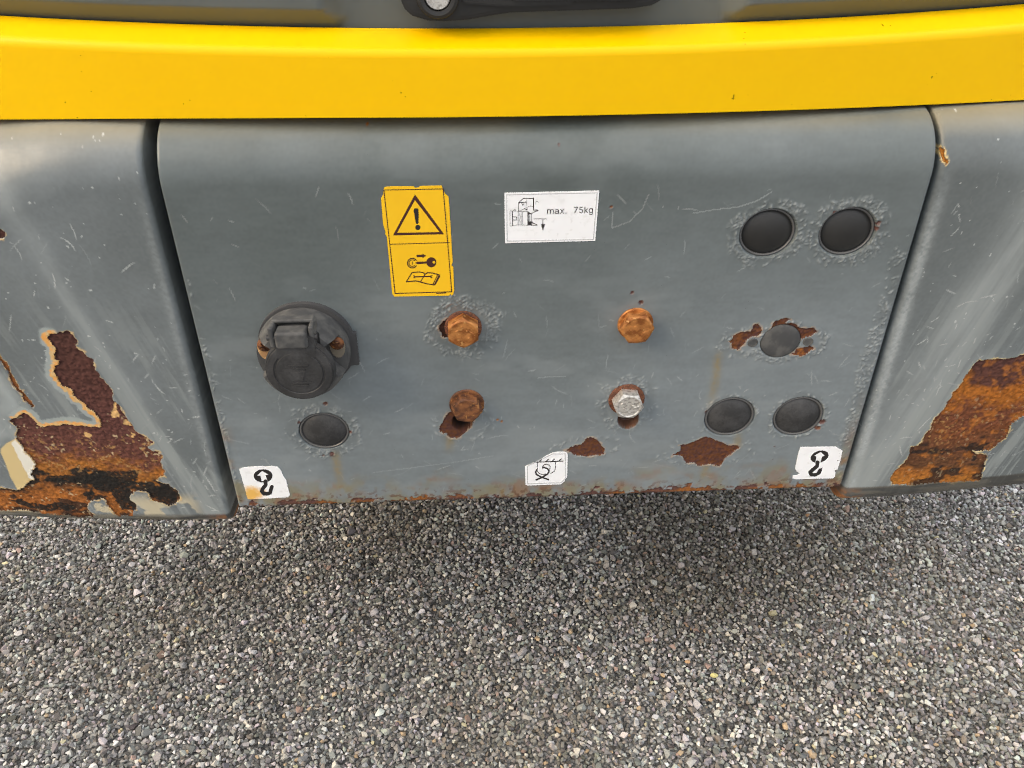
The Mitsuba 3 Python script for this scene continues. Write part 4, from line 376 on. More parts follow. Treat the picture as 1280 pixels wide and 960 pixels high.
    if sgn < 0:
        q = sdf_poly(x, z, D['fringeL'])
        wd = 0.0048 * (0.55 + 0.9 * fbm(P3(x, z, 55, w=7), 3, 78))
        inq = sm(0.002, -0.002, q)
        c = lerp(c, (0.30, 0.335, 0.33), inq * sm(wd * 2.1, wd * 1.6, big) * 0.85)
        c = lerp(c, lerp((0.52, 0.36, 0.17), (0.62, 0.30, 0.08), sm(0.35, 0.65, v4)), inq * sm(wd, wd * 0.85, big))
        st, wh = sdf_poly(x, z, D['stickL']), sdf_poly(*ragged(x, z, 0.0012, 300, 5), D['whiteL'])
        c = lerp(c, (0.55, 0.43, 0.21), sm(0.0004, -0.0004, st))
        c = lerp(c, (0.66, 0.64, 0.56), sm(0.0004, -0.0004, wh))
        lowp = sm(0.445, 0.425, z) * sm(0.36, 0.38, u) * sm(0.52, 0.62, fbm(P3(x, z, 60, 90, 3), 3, 79) + 0.12)
        c = lerp(c, (0.50, 0.44, 0.30), 0.8 * lowp)
    c = lerp(c, (0.52, 0.36, 0.16) if sgn < 0 else (0.70, 0.52, 0.22), 0.85 * sm(0.0018, 0.0004, rs + 0.0035 * (fbm(P3(x, z, 130, w=3), 3, 86) - 0.42)) * (rs > 0))
    bot = sm(0.4125, 0.4085, z + 0.002 * (v2 - 0.5)) if sgn < 0 else sm(0.4200, 0.4165, z - 0.012 * (u - 0.40) + 0.003 * (v2 - 0.5))
    c = lerp(c, lerp((0.03, 0.028, 0.024), (0.13, 0.125, 0.105) if sgn < 0 else (0.075, 0.066, 0.05), sm(0.35, 0.65, fbm(P3(x, z, 25, 220, 2), 3, 80))), 0.85 * bot)
    inner = sm(U0 + 0.030, U0 + 0.004, u) * sm(0.420, 0.402, z + 0.012 * (v2 - 0.5))
    c = lerp(c, (0.24, 0.10, 0.035), np.clip(1.2 * inner * sm(0.35, 0.6, fbm(P3(x, z, 130, 150, 4), 3, 92)), 0, 1))
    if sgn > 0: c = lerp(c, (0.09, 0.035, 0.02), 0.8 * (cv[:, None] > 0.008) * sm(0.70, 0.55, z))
    # rust colour by bands that follow the patch
    wv = 0.022 * (fbm(P3(x, z, 34, 60, 2), 4, 81) - 0.5) * 2
    fine = fbm(P3(x, z, 170, 210, 3), 3, 90) - 0.5
    zz_ = z + wv + 0.022 * fine
    if sgn < 0:
        stops = [(0.400, (0.22, 0.075, 0.02)), (0.428, (0.26, 0.09, 0.02)), (0.447, (0.030, 0.020, 0.014)), (0.462, (0.018, 0.015, 0.013)), (0.469, (0.30, 0.115, 0.022)), (0.478, (0.20, 0.075, 0.022)), (0.492, (0.110, 0.042, 0.030)), (0.53, (0.092, 0.036, 0.030)), (0.60, (0.070, 0.028, 0.022)), (0.65, (0.066, 0.027, 0.022))]
    else:
        stops = [(0.40, (0.33, 0.13, 0.02)), (0.432, (0.28, 0.10, 0.02)), (0.446, (0.10, 0.045, 0.02)), (0.462, (0.12, 0.048, 0.022)), (0.487, (0.15, 0.052, 0.02)), (0.51, (0.13, 0.045, 0.022)), (0.525, (0.30, 0.100, 0.015)), (0.545, (0.29, 0.096, 0.015)), (0.558, (0.085, 0.035, 0.026)), (0.580, (0.080, 0.034, 0.028)), (0.590, (0.37, 0.135, 0.020)), (0.61, (0.42, 0.16, 0.024))]
        zz_ = z + wv + 0.018 * fine + 0.12 * (u - 0.47)
    sz = [a for a, _ in stops]; rc = np.stack([np.interp(zz_, sz, [b[k] for _, b in stops]) for k in range(3)], -1)
    blot = fbm(P3(x, z, 120, w=3), 4, 82)
    rc = lerp(rc, RUST_ORANGE, 0.6 * sm(0.55, 0.75, blot) * sm(0.50 if sgn < 0 else 0.9, 0.46 if sgn < 0 else 0.6, z))
    rc = lerp(rc, (0.016, 0.013, 0.012), 0.85 * sm(0.57, 0.66, fbm(P3(x, z, 55, 95, 7), 4, 83)) * sm(0.478, 0.466, z + wv))
    rc *= (0.45 + 1.1 * pit)[..., None]
    rc = lerp(rc, (0.52, 0.40, 0.24), (0.7 if sgn < 0 else 0.3) * sm(0.56, 0.52, z) * sm(0.74, 0.80, fbm(P3(x, z, 330, w=2), 2, 84)) * sm(0.60, 0.66, fbm(P3(x, z, 40, w=2), 2, 85) + 0.12))
    if sgn < 0:
        isl = np.minimum.reduce([sdf_poly(xr, zr, q_) for q_ in D['islands']])
        rc = lerp(rc, (0.58, 0.36, 0.15), sm(0.0003, -0.0003, isl))
        blk = np.minimum.reduce([sdf_poly(*ragged(x, z, 0.0032, 190, 41), q_) for q_ in D['blackL']])
        rc = lerp(rc, (0.013, 0.012, 0.011), 0.95 * sm(0.0006, -0.0006, blk) * sm(0.22, 0.34, pit))
        rc = lerp(rc, RUST_ORANGE, 0.55 * sm(0.001, -0.001, R_['streakL']))
        edge_dark = sm(-0.006, -0.001, big + 0.006 * (blot - 0.5)) * sm(0.455, 0.445, z) * sm(0.42, 0.6, fbm(P3(x, z, 80, w=9), 3, 87))
        rc = lerp(rc, (0.014, 0.012, 0.011), 0.9 * edge_dark)
    tan_ = sm(0.62, 0.72, fbm(P3(x, z, 420, w=6), 2, 88)) * sm(0.50, 0.62, fbm(P3(x, z, 50, 70, 2), 3, 89)) * sm(0.455, 0.475, z) * sm(0.53, 0.50, z)
    rc = lerp(rc, (0.42, 0.24, 0.09), 0.6 * tan_)
    rc *= (1 - 0.45 * sm(-0.0018, -0.0002, rs))[..., None]
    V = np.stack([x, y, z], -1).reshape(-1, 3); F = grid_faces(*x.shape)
    if sgn > 0: F = F[:, ::-1]
    F = F[:, ::-1] if sgn > 0 else F
    F = F if sgn < 0 else F[:, ::-1]
    key = num(L + '__side_weight')
    free = np.ones(len(F), bool)
    lab = {'rustL': 'large brown and black rust patch with cream primer edge', 'streakL': 'thin rusty crack above the large patch', 'chipL': 'small rusty paint chip high on the weight', 'rustR': 'large slanting orange rust patch', 'chipR': 'small rusty chip at the upper inner edge'}
    for kx in keys:
        s = R_[kx].reshape(-1); sel = (s[F].mean(1) < 0) & free; free &= ~sel
        (v, fc), (cc,) = compact(V, F[sel], rc.reshape(-1, 3))
        put(key + '__rust_patch', (v, fc), 'rust', lab[kx], smooth=True, color=np.clip(cc, 0.004, 0.9))
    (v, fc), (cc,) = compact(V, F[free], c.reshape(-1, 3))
    put(key, exact=True, mesh=(v, fc), bsdf='painted_steel', label='left grey side weight with flaked paint' if sgn < 0 else 'right grey side weight with rubbed streaks and painted light bands', smooth=True, color=np.clip(cc, 0.005, 0.9))
side_weight(-1); side_weight(1)

# ---------------------------------------------------------------- yellow hood lip, rear panel
def plan(n=240):
    x = np.linspace(-0.60, 0.60, n); y = -0.020 + 0.16 * (x + 0.05) ** 2
    p = np.stack([x, y + 0.035], 1)
    def corner(end, sx):
        c, r = [], 0.06
        for a in np.linspace(0, math.pi / 2, 10)[1:]: c.append((end[0] + sx * r * math.sin(a), end[1] + r * (1 - math.cos(a))))
        return c + [(c[-1][0], c[-1][1] + 0.3), (c[-1][0], 1.9)]
    l, r = corner(p[0], -1)[::-1], corner(p[-1], 1)
    p = np.array(l + p.tolist() + r)
    tg = np.gradient(p, axis=0); tg /= np.linalg.norm(tg, axis=1, keepdims=True)
    return p, np.stack([-tg[:, 1], tg[:, 0]], 1)                                            # inward normals
PL, NL = plan()
(HB, _), (HR, HC), (HT, _) = (D['hood'][q_] for q_ in ('bot', 'rid', 'top'))
def sweep(prof, sag=True):
    prof = np.array(prof)
    v = np.zeros((len(PL), len(prof), 3))
    v[:, :, :2] = PL[:, None] + NL[:, None] * prof[None, :, :1]
    k = np.clip((np.abs(PL[:, :1] + 0.05)), 0, 0.6) ** 2 * HC
    v[:, :, 2] = prof[None, :, 1] + k * np.clip((prof[None, :, 1] - HB - 0.002) / 0.05, -0.15, 1.0)
    v[:, :, 2] -= 0.045 * np.clip(-PL[:, :1] - 0.15, 0, 0.32) ** 2 * np.clip(1 - (prof[None, :, 1] - HB) / 0.04, 0, 1)
    return v.reshape(-1, 3), grid_faces(len(PL), len(prof))[:, ::-1]
def rnd(pts, r, n=6):
    """round the inner corners of a polyline: r per inner point"""
    pts = [np.array(p, float) for p in pts]; out = [pts[0]]
    for a, b, c, q in zip(pts, pts[1:], pts[2:], r):
        u, w = (a - b) / np.linalg.norm(a - b), (c - b) / np.linalg.norm(c - b)
        A, B = b + u * q, b + w * q
        for s in np.linspace(0, 1, n): out.append((1 - s) ** 2 * A + 2 * s * (1 - s) * b + s * s * B)
    return out + [pts[-1]]
lip = rnd([(0.10, HB + 0.0065), (0.004, HB + 0.0065), (0.0, HB), (-0.002, HR), (0.031, HT), (0.0345, HT - 0.004), (0.0355, HT - 0.026)], [0.002, 0.0022, 0.006, 0.0022, 0.001])
put(L + '__hood_lip', sweep(lip), 'yellow_paint', 'curved yellow lower edge of the rear hood', smooth=35)
# grey panel with raised pads above the lip
gx = np.concatenate([np.arange(-0.62, 0.6201, 0.004)]); gz = np.concatenate([np.arange(0.858, 0.95, 0.0014), np.arange(0.95, 1.31, 0.01)])
GX, GZ = np.meshgrid(gx, gz, indexing='ij')
def rrect(x, z, x0, x1, z0, z1, r):
    qx, qz = np.abs(x - (x0 + x1) / 2) - (x1 - x0) / 2 + r, np.abs(z - (z0 + z1) / 2) - (z1 - z0) / 2 + r
    return np.hypot(np.maximum(qx, 0), np.maximum(qz, 0)) + np.minimum(np.maximum(qx, qz), 0) - r
base_y = -0.020 + 0.16 * (GX + 0.05) ** 2 + 0.071
zk = GZ - HC * (GX + 0.05) ** 2
PX0, PX1 = D['pads'][0][0] / 1000, D['pads'][1][0] / 1000
pad = np.minimum(rrect(GX, zk, -0.75, PX0, HT - 0.003, 1.22, 0.012), rrect(GX, zk, PX1, 0.75, HT - 0.003, 1.22, 0.012))
GY = base_y - 0.016 * np.clip(-pad / 0.017, 0, 1) - 0.0012 * sm(0.0, -0.03, pad)
put(L + '__rear_panel', (np.stack([GX, GY, GZ], -1).reshape(-1, 3), grid_faces(*GX.shape)[:, ::-1]), 'grey_panel', 'grey moulded panel with raised pads above the yellow lip', smooth=True)
put(L + '__hood', sweep(rnd([(0.036, 1.30), (0.004, 1.315), (0.0, 1.36), (0.30, 1.50), (0.55, 1.52)], [0.006, 0.012, 0.04])), 'yellow_paint', smooth=35)
roof = trimesh.creation.box([1.0, 1.2, 0.02]); roof.apply_translation([0, 1.15, 1.51]); put(L + '__hood_top', roof, 'yellow_paint', smooth=False)

# handle with lock, in the bay between the pads
hz = D['handle']; hp = list(hz) + [(hz[-1][0] - 4, hz[-1][1] + 18), (60, hz[-1][1] + 28), (-80, hz[-1][1] + 28), (-112, hz[-1][1] + 16)]
hpoly = Polygon(hp).buffer(3).buffer(-3)
def dome(poly, y_back, y_front, r=6, n=5):
    parts = []
    for k in range(n):
        a = math.pi / 2 * k / (n - 1); g = orient(poly.buffer(-r * (1 - math.cos(a)), quad_segs=6))
        parts.append(m3.Manifold.extrude(m3.CrossSection([np.array(g.exterior.coords)[:-1]]), (y_back - y_front - r / 1000 + r / 1000 * math.sin(a)) * 1000))
    m = parts[0]
    for p in parts[1:]: m = m + p
    tm = to_tm(m); v = tm.vertices
    tm.vertices = np.stack([v[:, 0] / 1000, y_back - v[:, 2] / 1000, v[:, 1] / 1000], 1); tm.invert(); return tm
handle = L + '__handle'
put(handle, dome(hpoly, 0.056, 0.029), 'black_plastic', 'black pull handle of the rear panel', smooth=40)
grip = LineString([(-30, 911), (60, 912)]).buffer(8)
ridge = LineString([(-70, 905), (-40, 903), (10, 904)]).buffer(3.2)
put(handle + '__rib', dome(ridge, 0.030, 0.0245, 3), 'black_plastic', smooth=40)
put(handle + '__lever', dome(grip, 0.030, 0.021, 5), 'black_plastic', smooth=40)
lock = lathe([(0.0165, -0.006), (0.0165, 0.003), (0.0158, 0.0055), (0.0135, 0.0065), (0.0108, 0.0058), (0.0102, 0.002)], 48)
put(handle + '__lock_ring', at(lock, D['lock'][0] / 1000, 0.027, D['lock'][1] / 1000), 'black_plastic', smooth=35)
put(handle + '__lock_cylinder', at(cat(lathe([(0.0100, 0.0), (0.0098, 0.0035), (0.0092, 0.0042), (0.0, 0.0042)], 48), trimesh.creation.box([0.0016, 0.0004, 0.009], transform=trimesh.transformations.translation_matrix([0, -0.0043, 0]))), D['lock'][0] / 1000, 0.027, D['lock'][1] / 1000), 'zinc', 'silver round lock in the black handle', smooth=35)

# ---------------------------------------------------------------- plugs
cap_lab = ['black round plug, upper row, left of two', 'black round plug, upper row, nearest the right edge', 'smaller smooth dark plug between rust flakes', 'dusty black plug, lower row, left of two', 'dusty black plug, lower row, above the lifting label', 'dusty black plug under the trailer socket']
for i, (X0, Z0, a, b) in enumerate(D['caps']):
    dp = 0.0002 if i < 2 else -0.0018
    if i == 2: prof = [(0.985, -0.006), (0.985, -0.0006), (0.96, 0.0002), (0.90, 0.0007), (0.75, 0.0013), (0.5, 0.0018), (0.25, 0.0020), (0.0, 0.0021)]
    else: prof = [(0.975, -0.0066), (0.97, -0.0042 - dp), (0.86, -0.0040 - dp), (0.80, -0.0026 - dp), (0.68, -0.0010 - dp), (0.5, 0.0004 - dp), (0.3, 0.0013 - dp), (0.15, 0.0017 - dp), (0.0, 0.0018 - dp)]
    p = [(q * 1.0, h) for q, h in prof]
    m = lathe(p, 72, a / 1000, b / 1000)
    put(L + '__plug', at(m, X0 / 1000, 0, Z0 / 1000), 'black_plastic' if i < 2 else ('grey_plastic' if i == 2 else 'dusty_plastic'), cap_lab[i], smooth=30)
    if i != 2:
        rim = lathe([(0.972, -0.0062), (0.970, -0.0032 - dp), (0.950, -0.0024 - dp), (0.915, -0.0022 - dp), (0.890, -0.0028 - dp), (0.880, -0.0044 - dp)], 72, a / 1000, b / 1000)
        put(num(list(k_ for k_ in scene if k_.startswith(L + '__plug') and k_.count('__') == 1)[-1] + '__rim'), at(rim, X0 / 1000, 0, Z0 / 1000), 'plug_rim', smooth=30)
for i, (X0, Z0, a, b) in enumerate(D['bosses']):
    m = lathe([(1.0, -0.002), (1.0, 0.0002), (0.93, 0.0009), (0.8, 0.0011), (0.72, 0.0004), (0, 0.0003)], 36, a / 1000, b / 1000)
    put(L + '__rivet', at(m, X0 / 1000, 0, Z0 / 1000), 'grey_plastic', ('small round rivet left of the smooth plug', 'small round rivet right of the smooth plug')[i], smooth=30)

# ---------------------------------------------------------------- bolts
def hex_head(af, h, rot, ch=0.0022, dish=0.0):
    c = m3.Manifold.cylinder(h, af / math.sqrt(3), af / math.sqrt(3), 6)
    cone = m3.Manifold.cylinder(h * 3, af / math.sqrt(3) + h * 3 * 1.6 - ch, af / 2 * 0.0 + 0.001, 72).translate([0, 0, -0.0])
    k = m3.Manifold.revolve(m3.CrossSection([np.array([[0, -0.001], [af * 0.66, -0.001], [af * 0.66, h - (af * 0.66 - af * 0.455) * 0.62], [af * 0.455, h], [0, h]])]), 72)
    c = c ^ k
    if dish: c = c - m3.Manifold.cylinder(dish, af * 0.40, af * 0.43, 48).translate([0, 0, h - dish + 1e-5])
    m = to_tm(c)
    v = m.vertices; a = rot
    x, y = v[:, 0] * math.cos(a) - v[:, 1] * math.sin(a), v[:, 0] * math.sin(a) + v[:, 1] * math.cos(a)
    m.vertices = np.stack([x, -v[:, 2], y], 1); return m
def marks(af, h, seed):
    g = np.random.default_rng(seed); ms = []
    for k in range(9):
        a, r = g.uniform(0, 6.28), g.uniform(0.12, 0.33) * af
        b = to_tm(rbox([0, 0, 0], [g.uniform(0.0012, 0.0035), 0.0009, g.uniform(0.0008, 0.0016)], 0.00038, 4))
        b.apply_transform(trimesh.transformations.rotation_matrix(a, [0, 1, 0])); b.apply_translation([r * math.cos(a), -h, r * math.sin(a)]); ms.append(b)
    return cat(*ms)
def roughen(m, amp, fr, seed):
    m = m.subdivide_to_size(0.0022)
    v = np.array(m.vertices); n = np.array(m.vertex_normals)
    m.vertices = v + n * ((fbm(v * fr + seed, 3, seed) - 0.5) * 2 * amp)[:, None]; return m
bolts = [(D['bolts'][0], 0.0275, 0.0112, math.pi / 6, 0.0172, 'orange_rust_metal', 'washer_rust', 'copper-orange hex bolt, upper left of four'),
         (D['bolts'][1], 0.0278, 0.0112, 0.06, 0.0168, 'orange_rust_metal', 'orange_rust_metal', 'copper-orange hex bolt, upper right of four'),
         (D['bolts'][2], 0.0265, 0.0105, math.pi / 6 + 0.35, 0.0172, 'brown_rust_metal', 'brown_rust_metal', 'dark brown rusted hex bolt, lower left of four'),
         (D['bolts'][3], 0.0265, 0.0125, -0.12, 0.0180, 'zinc', 'washer_rust', 'clean silver hex bolt, lower right of four')]
for i, ((X0, Z0), af, h, rot, wr_, mat, wmat, lab) in enumerate(bolts):
    key = num(L + '__bolt'); X0, Z0 = X0 / 1000, Z0 / 1000
    labels[key] = {'label': lab}
    w = lathe([(wr_, -0.002), (wr_, 0.0013), (wr_ - 0.0006, 0.0019), (wr_ - 0.002, 0.0021), (0.004, 0.0022)], 56)
    if mat != 'zinc': w = roughen(w, 0.00022, 400, i)
    put(key + '__washer', at(w, X0, 0, Z0), wmat, smooth=35)
    hd = hex_head(af, h, rot, dish=0.0006 if mat == 'zinc' else 0.0)
    hd = cat(hd, marks(af, h, i + 3))
    if i == 2: hd = roughen(hex_head(af, h, rot), 0.0006, 260, 5)
    elif mat != 'zinc': hd = roughen(hd, 0.00008, 380, i)
    put(key + '__head', at(hd, X0, -0.0018, Z0), mat, smooth=28)

# ---------------------------------------------------------------- trailer socket
SX, SZ = -0.2270, 0.6185
S_ = L + '__trailer_socket'
labels[S_] = {'label': 'black round trailer socket with closed hinged lid and two rusty screws'}
gas = Polygon([(43 * math.cos(a) + (2.0 if math.cos(a) > 0 else 0) + 0.5, 42.5 * math.sin(a) + (2.0 if math.sin(a) > 0 else 0)) for a in np.linspace(0, 2 * math.pi, 60)[:-1]]).union(sbox(30, -20, 46, 12).buffer(1)).buffer(-1).buffer(2).buffer(-1)
def prism(poly, y0, y1, r=1.2):
    m = dome(Polygon(np.array(poly.exterior.coords)), 0, -(y1 - y0) / 1000, r, 4)
    return m
g_ = dome(gas, 0.001, -0.0065, 1.5, 4)
put(S_ + '__gasket', at(g_, SX, 0, SZ), 'rubber', smooth=35)
prof = np.array([[0, 0], [41.5, 0], [42, 4], [41.5, 10], [40.3, 18], [38.2, 26], [36.4, 29.5], [34.5, 31.5], [0, 32]]) / 1000
body = m3.Manifold.revolve(m3.CrossSection([prof]), 96)
for sx in (-1, 1):
    body = body - m3.Manifold.batch_hull([m3.Manifold.cylinder(0.06, 0.0088, 0.0098, 32).translate([sx * x_, z_, 0.0145]) for x_, z_ in ((0.0312, 0.0125), (0.0315, 0.002), (0.052, 0.012), (0.050, -0.016))])
body = body - rbox([0, 0.026, 0.036], [0.042, 0.030, 0.016], 0.002)
def out(m, y0):
    tm = to_tm(m); v = tm.vertices; tm.vertices = np.stack([v[:, 0], -v[:, 2] + y0, v[:, 1]], 1); return tm
put(S_ + '__housing', at(out(body, -0.006), SX, 0, SZ), 'grey_plastic', 'grey weathered socket body', smooth=32)
for sx in (-1, 1):
    stain = Polygon([(7.0 * math.cos(a), 7.2 * math.sin(a) * (1.0 if math.sin(a) > 0 else 1.8)) for a in np.linspace(0, 6.283, 40)[:-1]])
    put(S_ + '__screw_seat', at(cat(*plate_shape([list(stain.exterior.coords)[:-1]], 0, -0.0005)), SX + sx * 0.0322, -0.0206, SZ + 0.010), 'screw_stain' if sx > 0 else 'rust_stain', smooth=False)
    w_ = m3.Manifold.revolve(m3.CrossSection([np.array([[0, 0], [6.4, 0], [6.4, 1.2], [5.6, 2.6], [3.6, 3.6], [0, 4.0]]) / 1000]), 32)
    w_ = w_ - m3.Manifold.cube([0.0080, 0.0015, 0.004], True).translate([0, 0, 0.0042]) - m3.Manifold.cube([0.0015, 0.0080, 0.004], True).translate([0, 0, 0.0042])
    put(S_ + '__screw', at(out(w_.rotate([0, 0, 30]), 0.0), SX + sx * 0.0322, -0.0208, SZ + 0.0125), 'brown_rust_metal', 'rusty left cross-head screw' if sx < 0 else 'rusty right cross-head screw', smooth=30)
disc = lambda r, h: m3.Manifold.cylinder(h, r, r - 0.0012, 80)
lid = disc(0.0310, 0.0055) + m3.Manifold.revolve(m3.CrossSection([np.array([[0, 0], [29, 5], [28.4, 7.2], [22.6, 8.0], [22.0, 7.2], [20.8, 7.2], [20.2, 8.2], [0, 8.8]]) / 1000]), 80)
# the lid narrows to the hinge between two notches
lid = lid - m3.Manifold.batch_hull([m3.Manifold.cylinder(0.02, 0.006, 0.006, 24).translate([x, z, -0.005]) for x, z in ((0.028, 0.024), (0.05, 0.018), (0.05, 0.05), (0.026, 0.05))]) - m3.Manifold.batch_hull([m3.Manifold.cylinder(0.02, 0.006, 0.006, 24).translate([x, z, -0.005]) for x, z in ((-0.028, 0.024), (-0.05, 0.018), (-0.05, 0.05), (-0.026, 0.05))])
lid = lid + m3.Manifold.batch_hull([m3.Manifold.cylinder(0.008, 0.003, 0.002, 20).translate([x, z, 0]) for x, z in ((-0.0145, 0.034), (0.0145, 0.034), (-0.0150, 0.017), (0.0150, 0.017))])
for x0, z0, w, h in ((0, 0.008, 0.018, 0.0011), (0.001, 0.005, 0.014, 0.001), (0.002, -0.010, 0.018, 0.0011), (0, -0.013, 0.013, 0.001)):
    lid = lid + m3.Manifold.cube([w, h, 0.0012], True).translate([x0, z0, 0.0088])
lid = lid + m3.Manifold.cube([0.0012, 0.012, 0.0012], True).rotate([0, 0, -20]).translate([0.003, -0.003, 0.0088]) + m3.Manifold.cube([0.008, 0.0011, 0.0012], True).rotate([0, 0, 15]).translate([0.002, 0.001, 0.0088])
put(S_ + '__lid', at(out(lid, -0.0385), SX + 0.001, 0, SZ - 0.0020), 'dusty_plastic', 'dark round lid with embossed lines', smooth=30)
hy = -0.042
put(S_ + '__hinge', at(to_tm(rbox([0, hy, 0.0315], [0.0275, 0.016, 0.0165], 0.003)), SX - 0.001, 0, SZ), 'grey_plastic', 'boxy hinge knuckle above the lid', smooth=40)
ears = cat(*[to_tm(rbox([sx * 0.0172, hy + 0.006, 0.033], [0.0045, 0.020, 0.020], 0.0018)) for sx in (-1, 1)] + [to_tm(rbox([0, hy + 0.012, 0.0428], [0.037, 0.010, 0.0036], 0.0016))])
put(S_ + '__hinge_bracket', at(ears, SX - 0.001, 0, SZ), 'grey_plastic', smooth=40)
pin = trimesh.creation.cylinder(0.0026, 0.043, sections=20); pin.apply_transform(trimesh.transformations.rotation_matrix(math.pi / 2, [0, 1, 0]))
put(S_ + '__hinge_pin', at(pin, SX - 0.001, hy - 0.001, SZ + 0.032), 'dark_steel', smooth=35)

# ---------------------------------------------------------------- labels stuck on the plate
def sticker(key, base, mat, label, prints):
    put(key, decal(base, 0.0008, -0.0006), mat, label, smooth=False)
    for nm, shp, m in prints: put(key + '__' + nm, decal(shp, -0.0004, -0.00085), m, smooth=False)
    return key
sticker(L + '__warning_label', 'warning_base', 'decal_yellow', 'yellow warning label with triangle, key and book symbols', [('border_line', 'warning_frame', 'print_brown'), ('warning_triangle', 'warning_triangle', 'print_brown'), ('exclamation_mark', 'exclamation', 'print_black'), ('key_symbol', 'key_symbol', 'print_brown'), ('book_symbol', 'book_symbol', 'print_brown'), ('small_print', 'print_number', 'print_brown')])
ll = sticker(L + '__load_label', 'load_base', 'decal_white', 'white label with coupling drawing reading max. 75kg', [('border_line', 'load_frame', 'print_grey'), ('coupling_drawing', 'machine_drawing', 'print_black')])
a, b, c_, d2, e2 = [np.array(p) / 1000 for p in D['txt']]
for nm, txt, p, q2 in (('lettering', 'max.', a, b), ('lettering', '75kg', c_, d2)):
    m = meshkit.text_mesh(txt, 0.0056, 0.00045)
    v = np.array(m.vertices); v[:, 0] *= (q2[0] - p[0]) / v[:, 0].max()
    m.vertices = np.stack([v[:, 0] + p[0], -0.0004 - v[:, 2], v[:, 1] + p[1]], 1)
    put(ll + '__' + nm, m, 'print_black', smooth=False)
sticker(L + '__lifting_label', 'hookL_base', 'decal_stained', 'white crane hook label at the lower left corner', [('hook_symbol', 'hookL_symbol', 'print_black')])
sticker(num(L + '__lifting_label'), 'hookR_base', 'decal_white', 'white crane hook label at the lower right corner', [('hook_symbol', 'hookR_symbol', 'print_black')])
sticker(L + '__tie_down_label', 'tie_base', 'decal_white', 'white lashing point label at the lower middle', [('border_line', 'tie_frame', 'print_grey'), ('lashing_symbol', 'tie_symbol', 'print_black')])

# ---------------------------------------------------------------- chassis and wheels behind
ch = cat(trimesh.creation.box([0.60, 1.9, 0.34], transform=trimesh.transformations.translation_matrix([0, 1.12, 0.62])), trimesh.creation.box([0.9, 0.14, 0.14], transform=trimesh.transformations.translation_matrix([0, 1.35, 0.42])))
put(L + '__chassis', ch, 'dark_steel', smooth=False)
for sx in (-1, 1):
    w = lathe([(0.24, 0.10), (0.36, 0.13), (0.40, 0.11), (0.42, 0.05), (0.42, -0.05), (0.40, -0.11), (0.36, -0.13), (0.24, -0.10)], 48)
    rim = lathe([(0.0, 0.03), (0.15, 0.03), (0.20, 0.08), (0.24, 0.10), (0.24, -0.10), (0.0, -0.08)], 40)
    k = num(L + '__wheel')
    for nm, m, mt in (('tyre', w, 'rubber'), ('rim', rim, 'grey_panel')):
        m.apply_transform(trimesh.transformations.rotation_matrix(sx * math.pi / 2, [0, 0, 1])); m.apply_translation([sx * 0.50, 1.35, 0.42]); put(k + '__' + nm, m, mt, smooth=35)

# ---------------------------------------------------------------- ground and gravel
gm = trimesh.creation.box([160, 160, 0.5]); gm.apply_translation([0, 0, -0.254])
scene['ground'] = mikit.ply(gm, 'gravel_ground', smooth=False); labels['ground'] = {'label': 'dark dusty ground under the loose gravel', 'kind': 'structure'}
tmpl = []
g = np.random.default_rng(5)
for k in range(48):
    p = g.normal(size=(g.integers(11, 15), 3)); p /= np.linalg.norm(p, axis=1, keepdims=True); p *= g.uniform(0.82, 1.08, (len(p), 1))
    hv = ConvexHull(p); fs = hv.simplices.copy(); c = p.mean(0)
    for i, s in enumerate(fs):
        if np.dot(np.cross(p[s[1]] - p[s[0]], p[s[2]] - p[s[0]]), p[s].mean(0) - c) < 0: fs[i] = s[::-1]
    tmpl.append((p, fs))
def stones(P, S, C, seed):
    """one mesh of many angular stones: positions, (n, 3) radii, colours"""
    g = np.random.default_rng(seed); n = len(P); which = g.integers(0, len(tmpl), n)
    Vs, Fs, Cs, off = [], [], [], 0
    yaw_, ti, tj = g.uniform(0, 6.283, n), g.normal(0, 0.35, n), g.normal(0, 0.35, n)
    for k, (p, fs) in enumerate(tmpl):
        i = np.nonzero(which == k)[0]
        if not len(i): continue
        v = p[None] * S[i][:, None]
        c, s = np.cos(ti[i])[:, None], np.sin(ti[i])[:, None]; v = np.stack([v[..., 0], v[..., 1] * c - v[..., 2] * s, v[..., 1] * s + v[..., 2] * c], -1)
        c, s = np.cos(tj[i])[:, None], np.sin(tj[i])[:, None]; v = np.stack([v[..., 0] * c + v[..., 2] * s, v[..., 1], -v[..., 0] * s + v[..., 2] * c], -1)
        c, s = np.cos(yaw_[i])[:, None], np.sin(yaw_[i])[:, None]; v = np.stack([v[..., 0] * c - v[..., 1] * s, v[..., 0] * s + v[..., 1] * c, v[..., 2]], -1)
        v += P[i][:, None]
        Vs.append(v.reshape(-1, 3)); Fs.append((fs[None] + (np.arange(len(i)) * len(p))[:, None, None]).reshape(-1, 3) + off); off += len(i) * len(p)
        Cs.append(np.repeat(C[i], len(p), 0))
    return (np.vstack(Vs), np.vstack(Fs)), np.vstack(Cs)
def stone_colours(n, g):
    b = np.exp(g.normal(math.log(0.29), 0.50, n)); b = np.clip(b, 0.07, 0.66)
    c = b[:, None] * np.array([1.0, 0.985, 0.955]) * (1 + g.normal(0, 0.035, (n, 3)))
    k = g.random(n)
    for lo, hi, col in ((0, 0.035, (0.66, 0.62, 0.54)), (0.035, 0.045, (0.50, 0.38, 0.25)), (0.045, 0.053, (0.40, 0.29, 0.25)), (0.053, 0.057, (0.55, 0.51, 0.34)), (0.057, 0.10, (0.28, 0.245, 0.21))):
        m = (k >= lo) & (k < hi); c[m] = np.array(col) * g.uniform(0.7, 1.15, (m.sum(), 1))
    return np.clip(c, 0.03, 0.8)
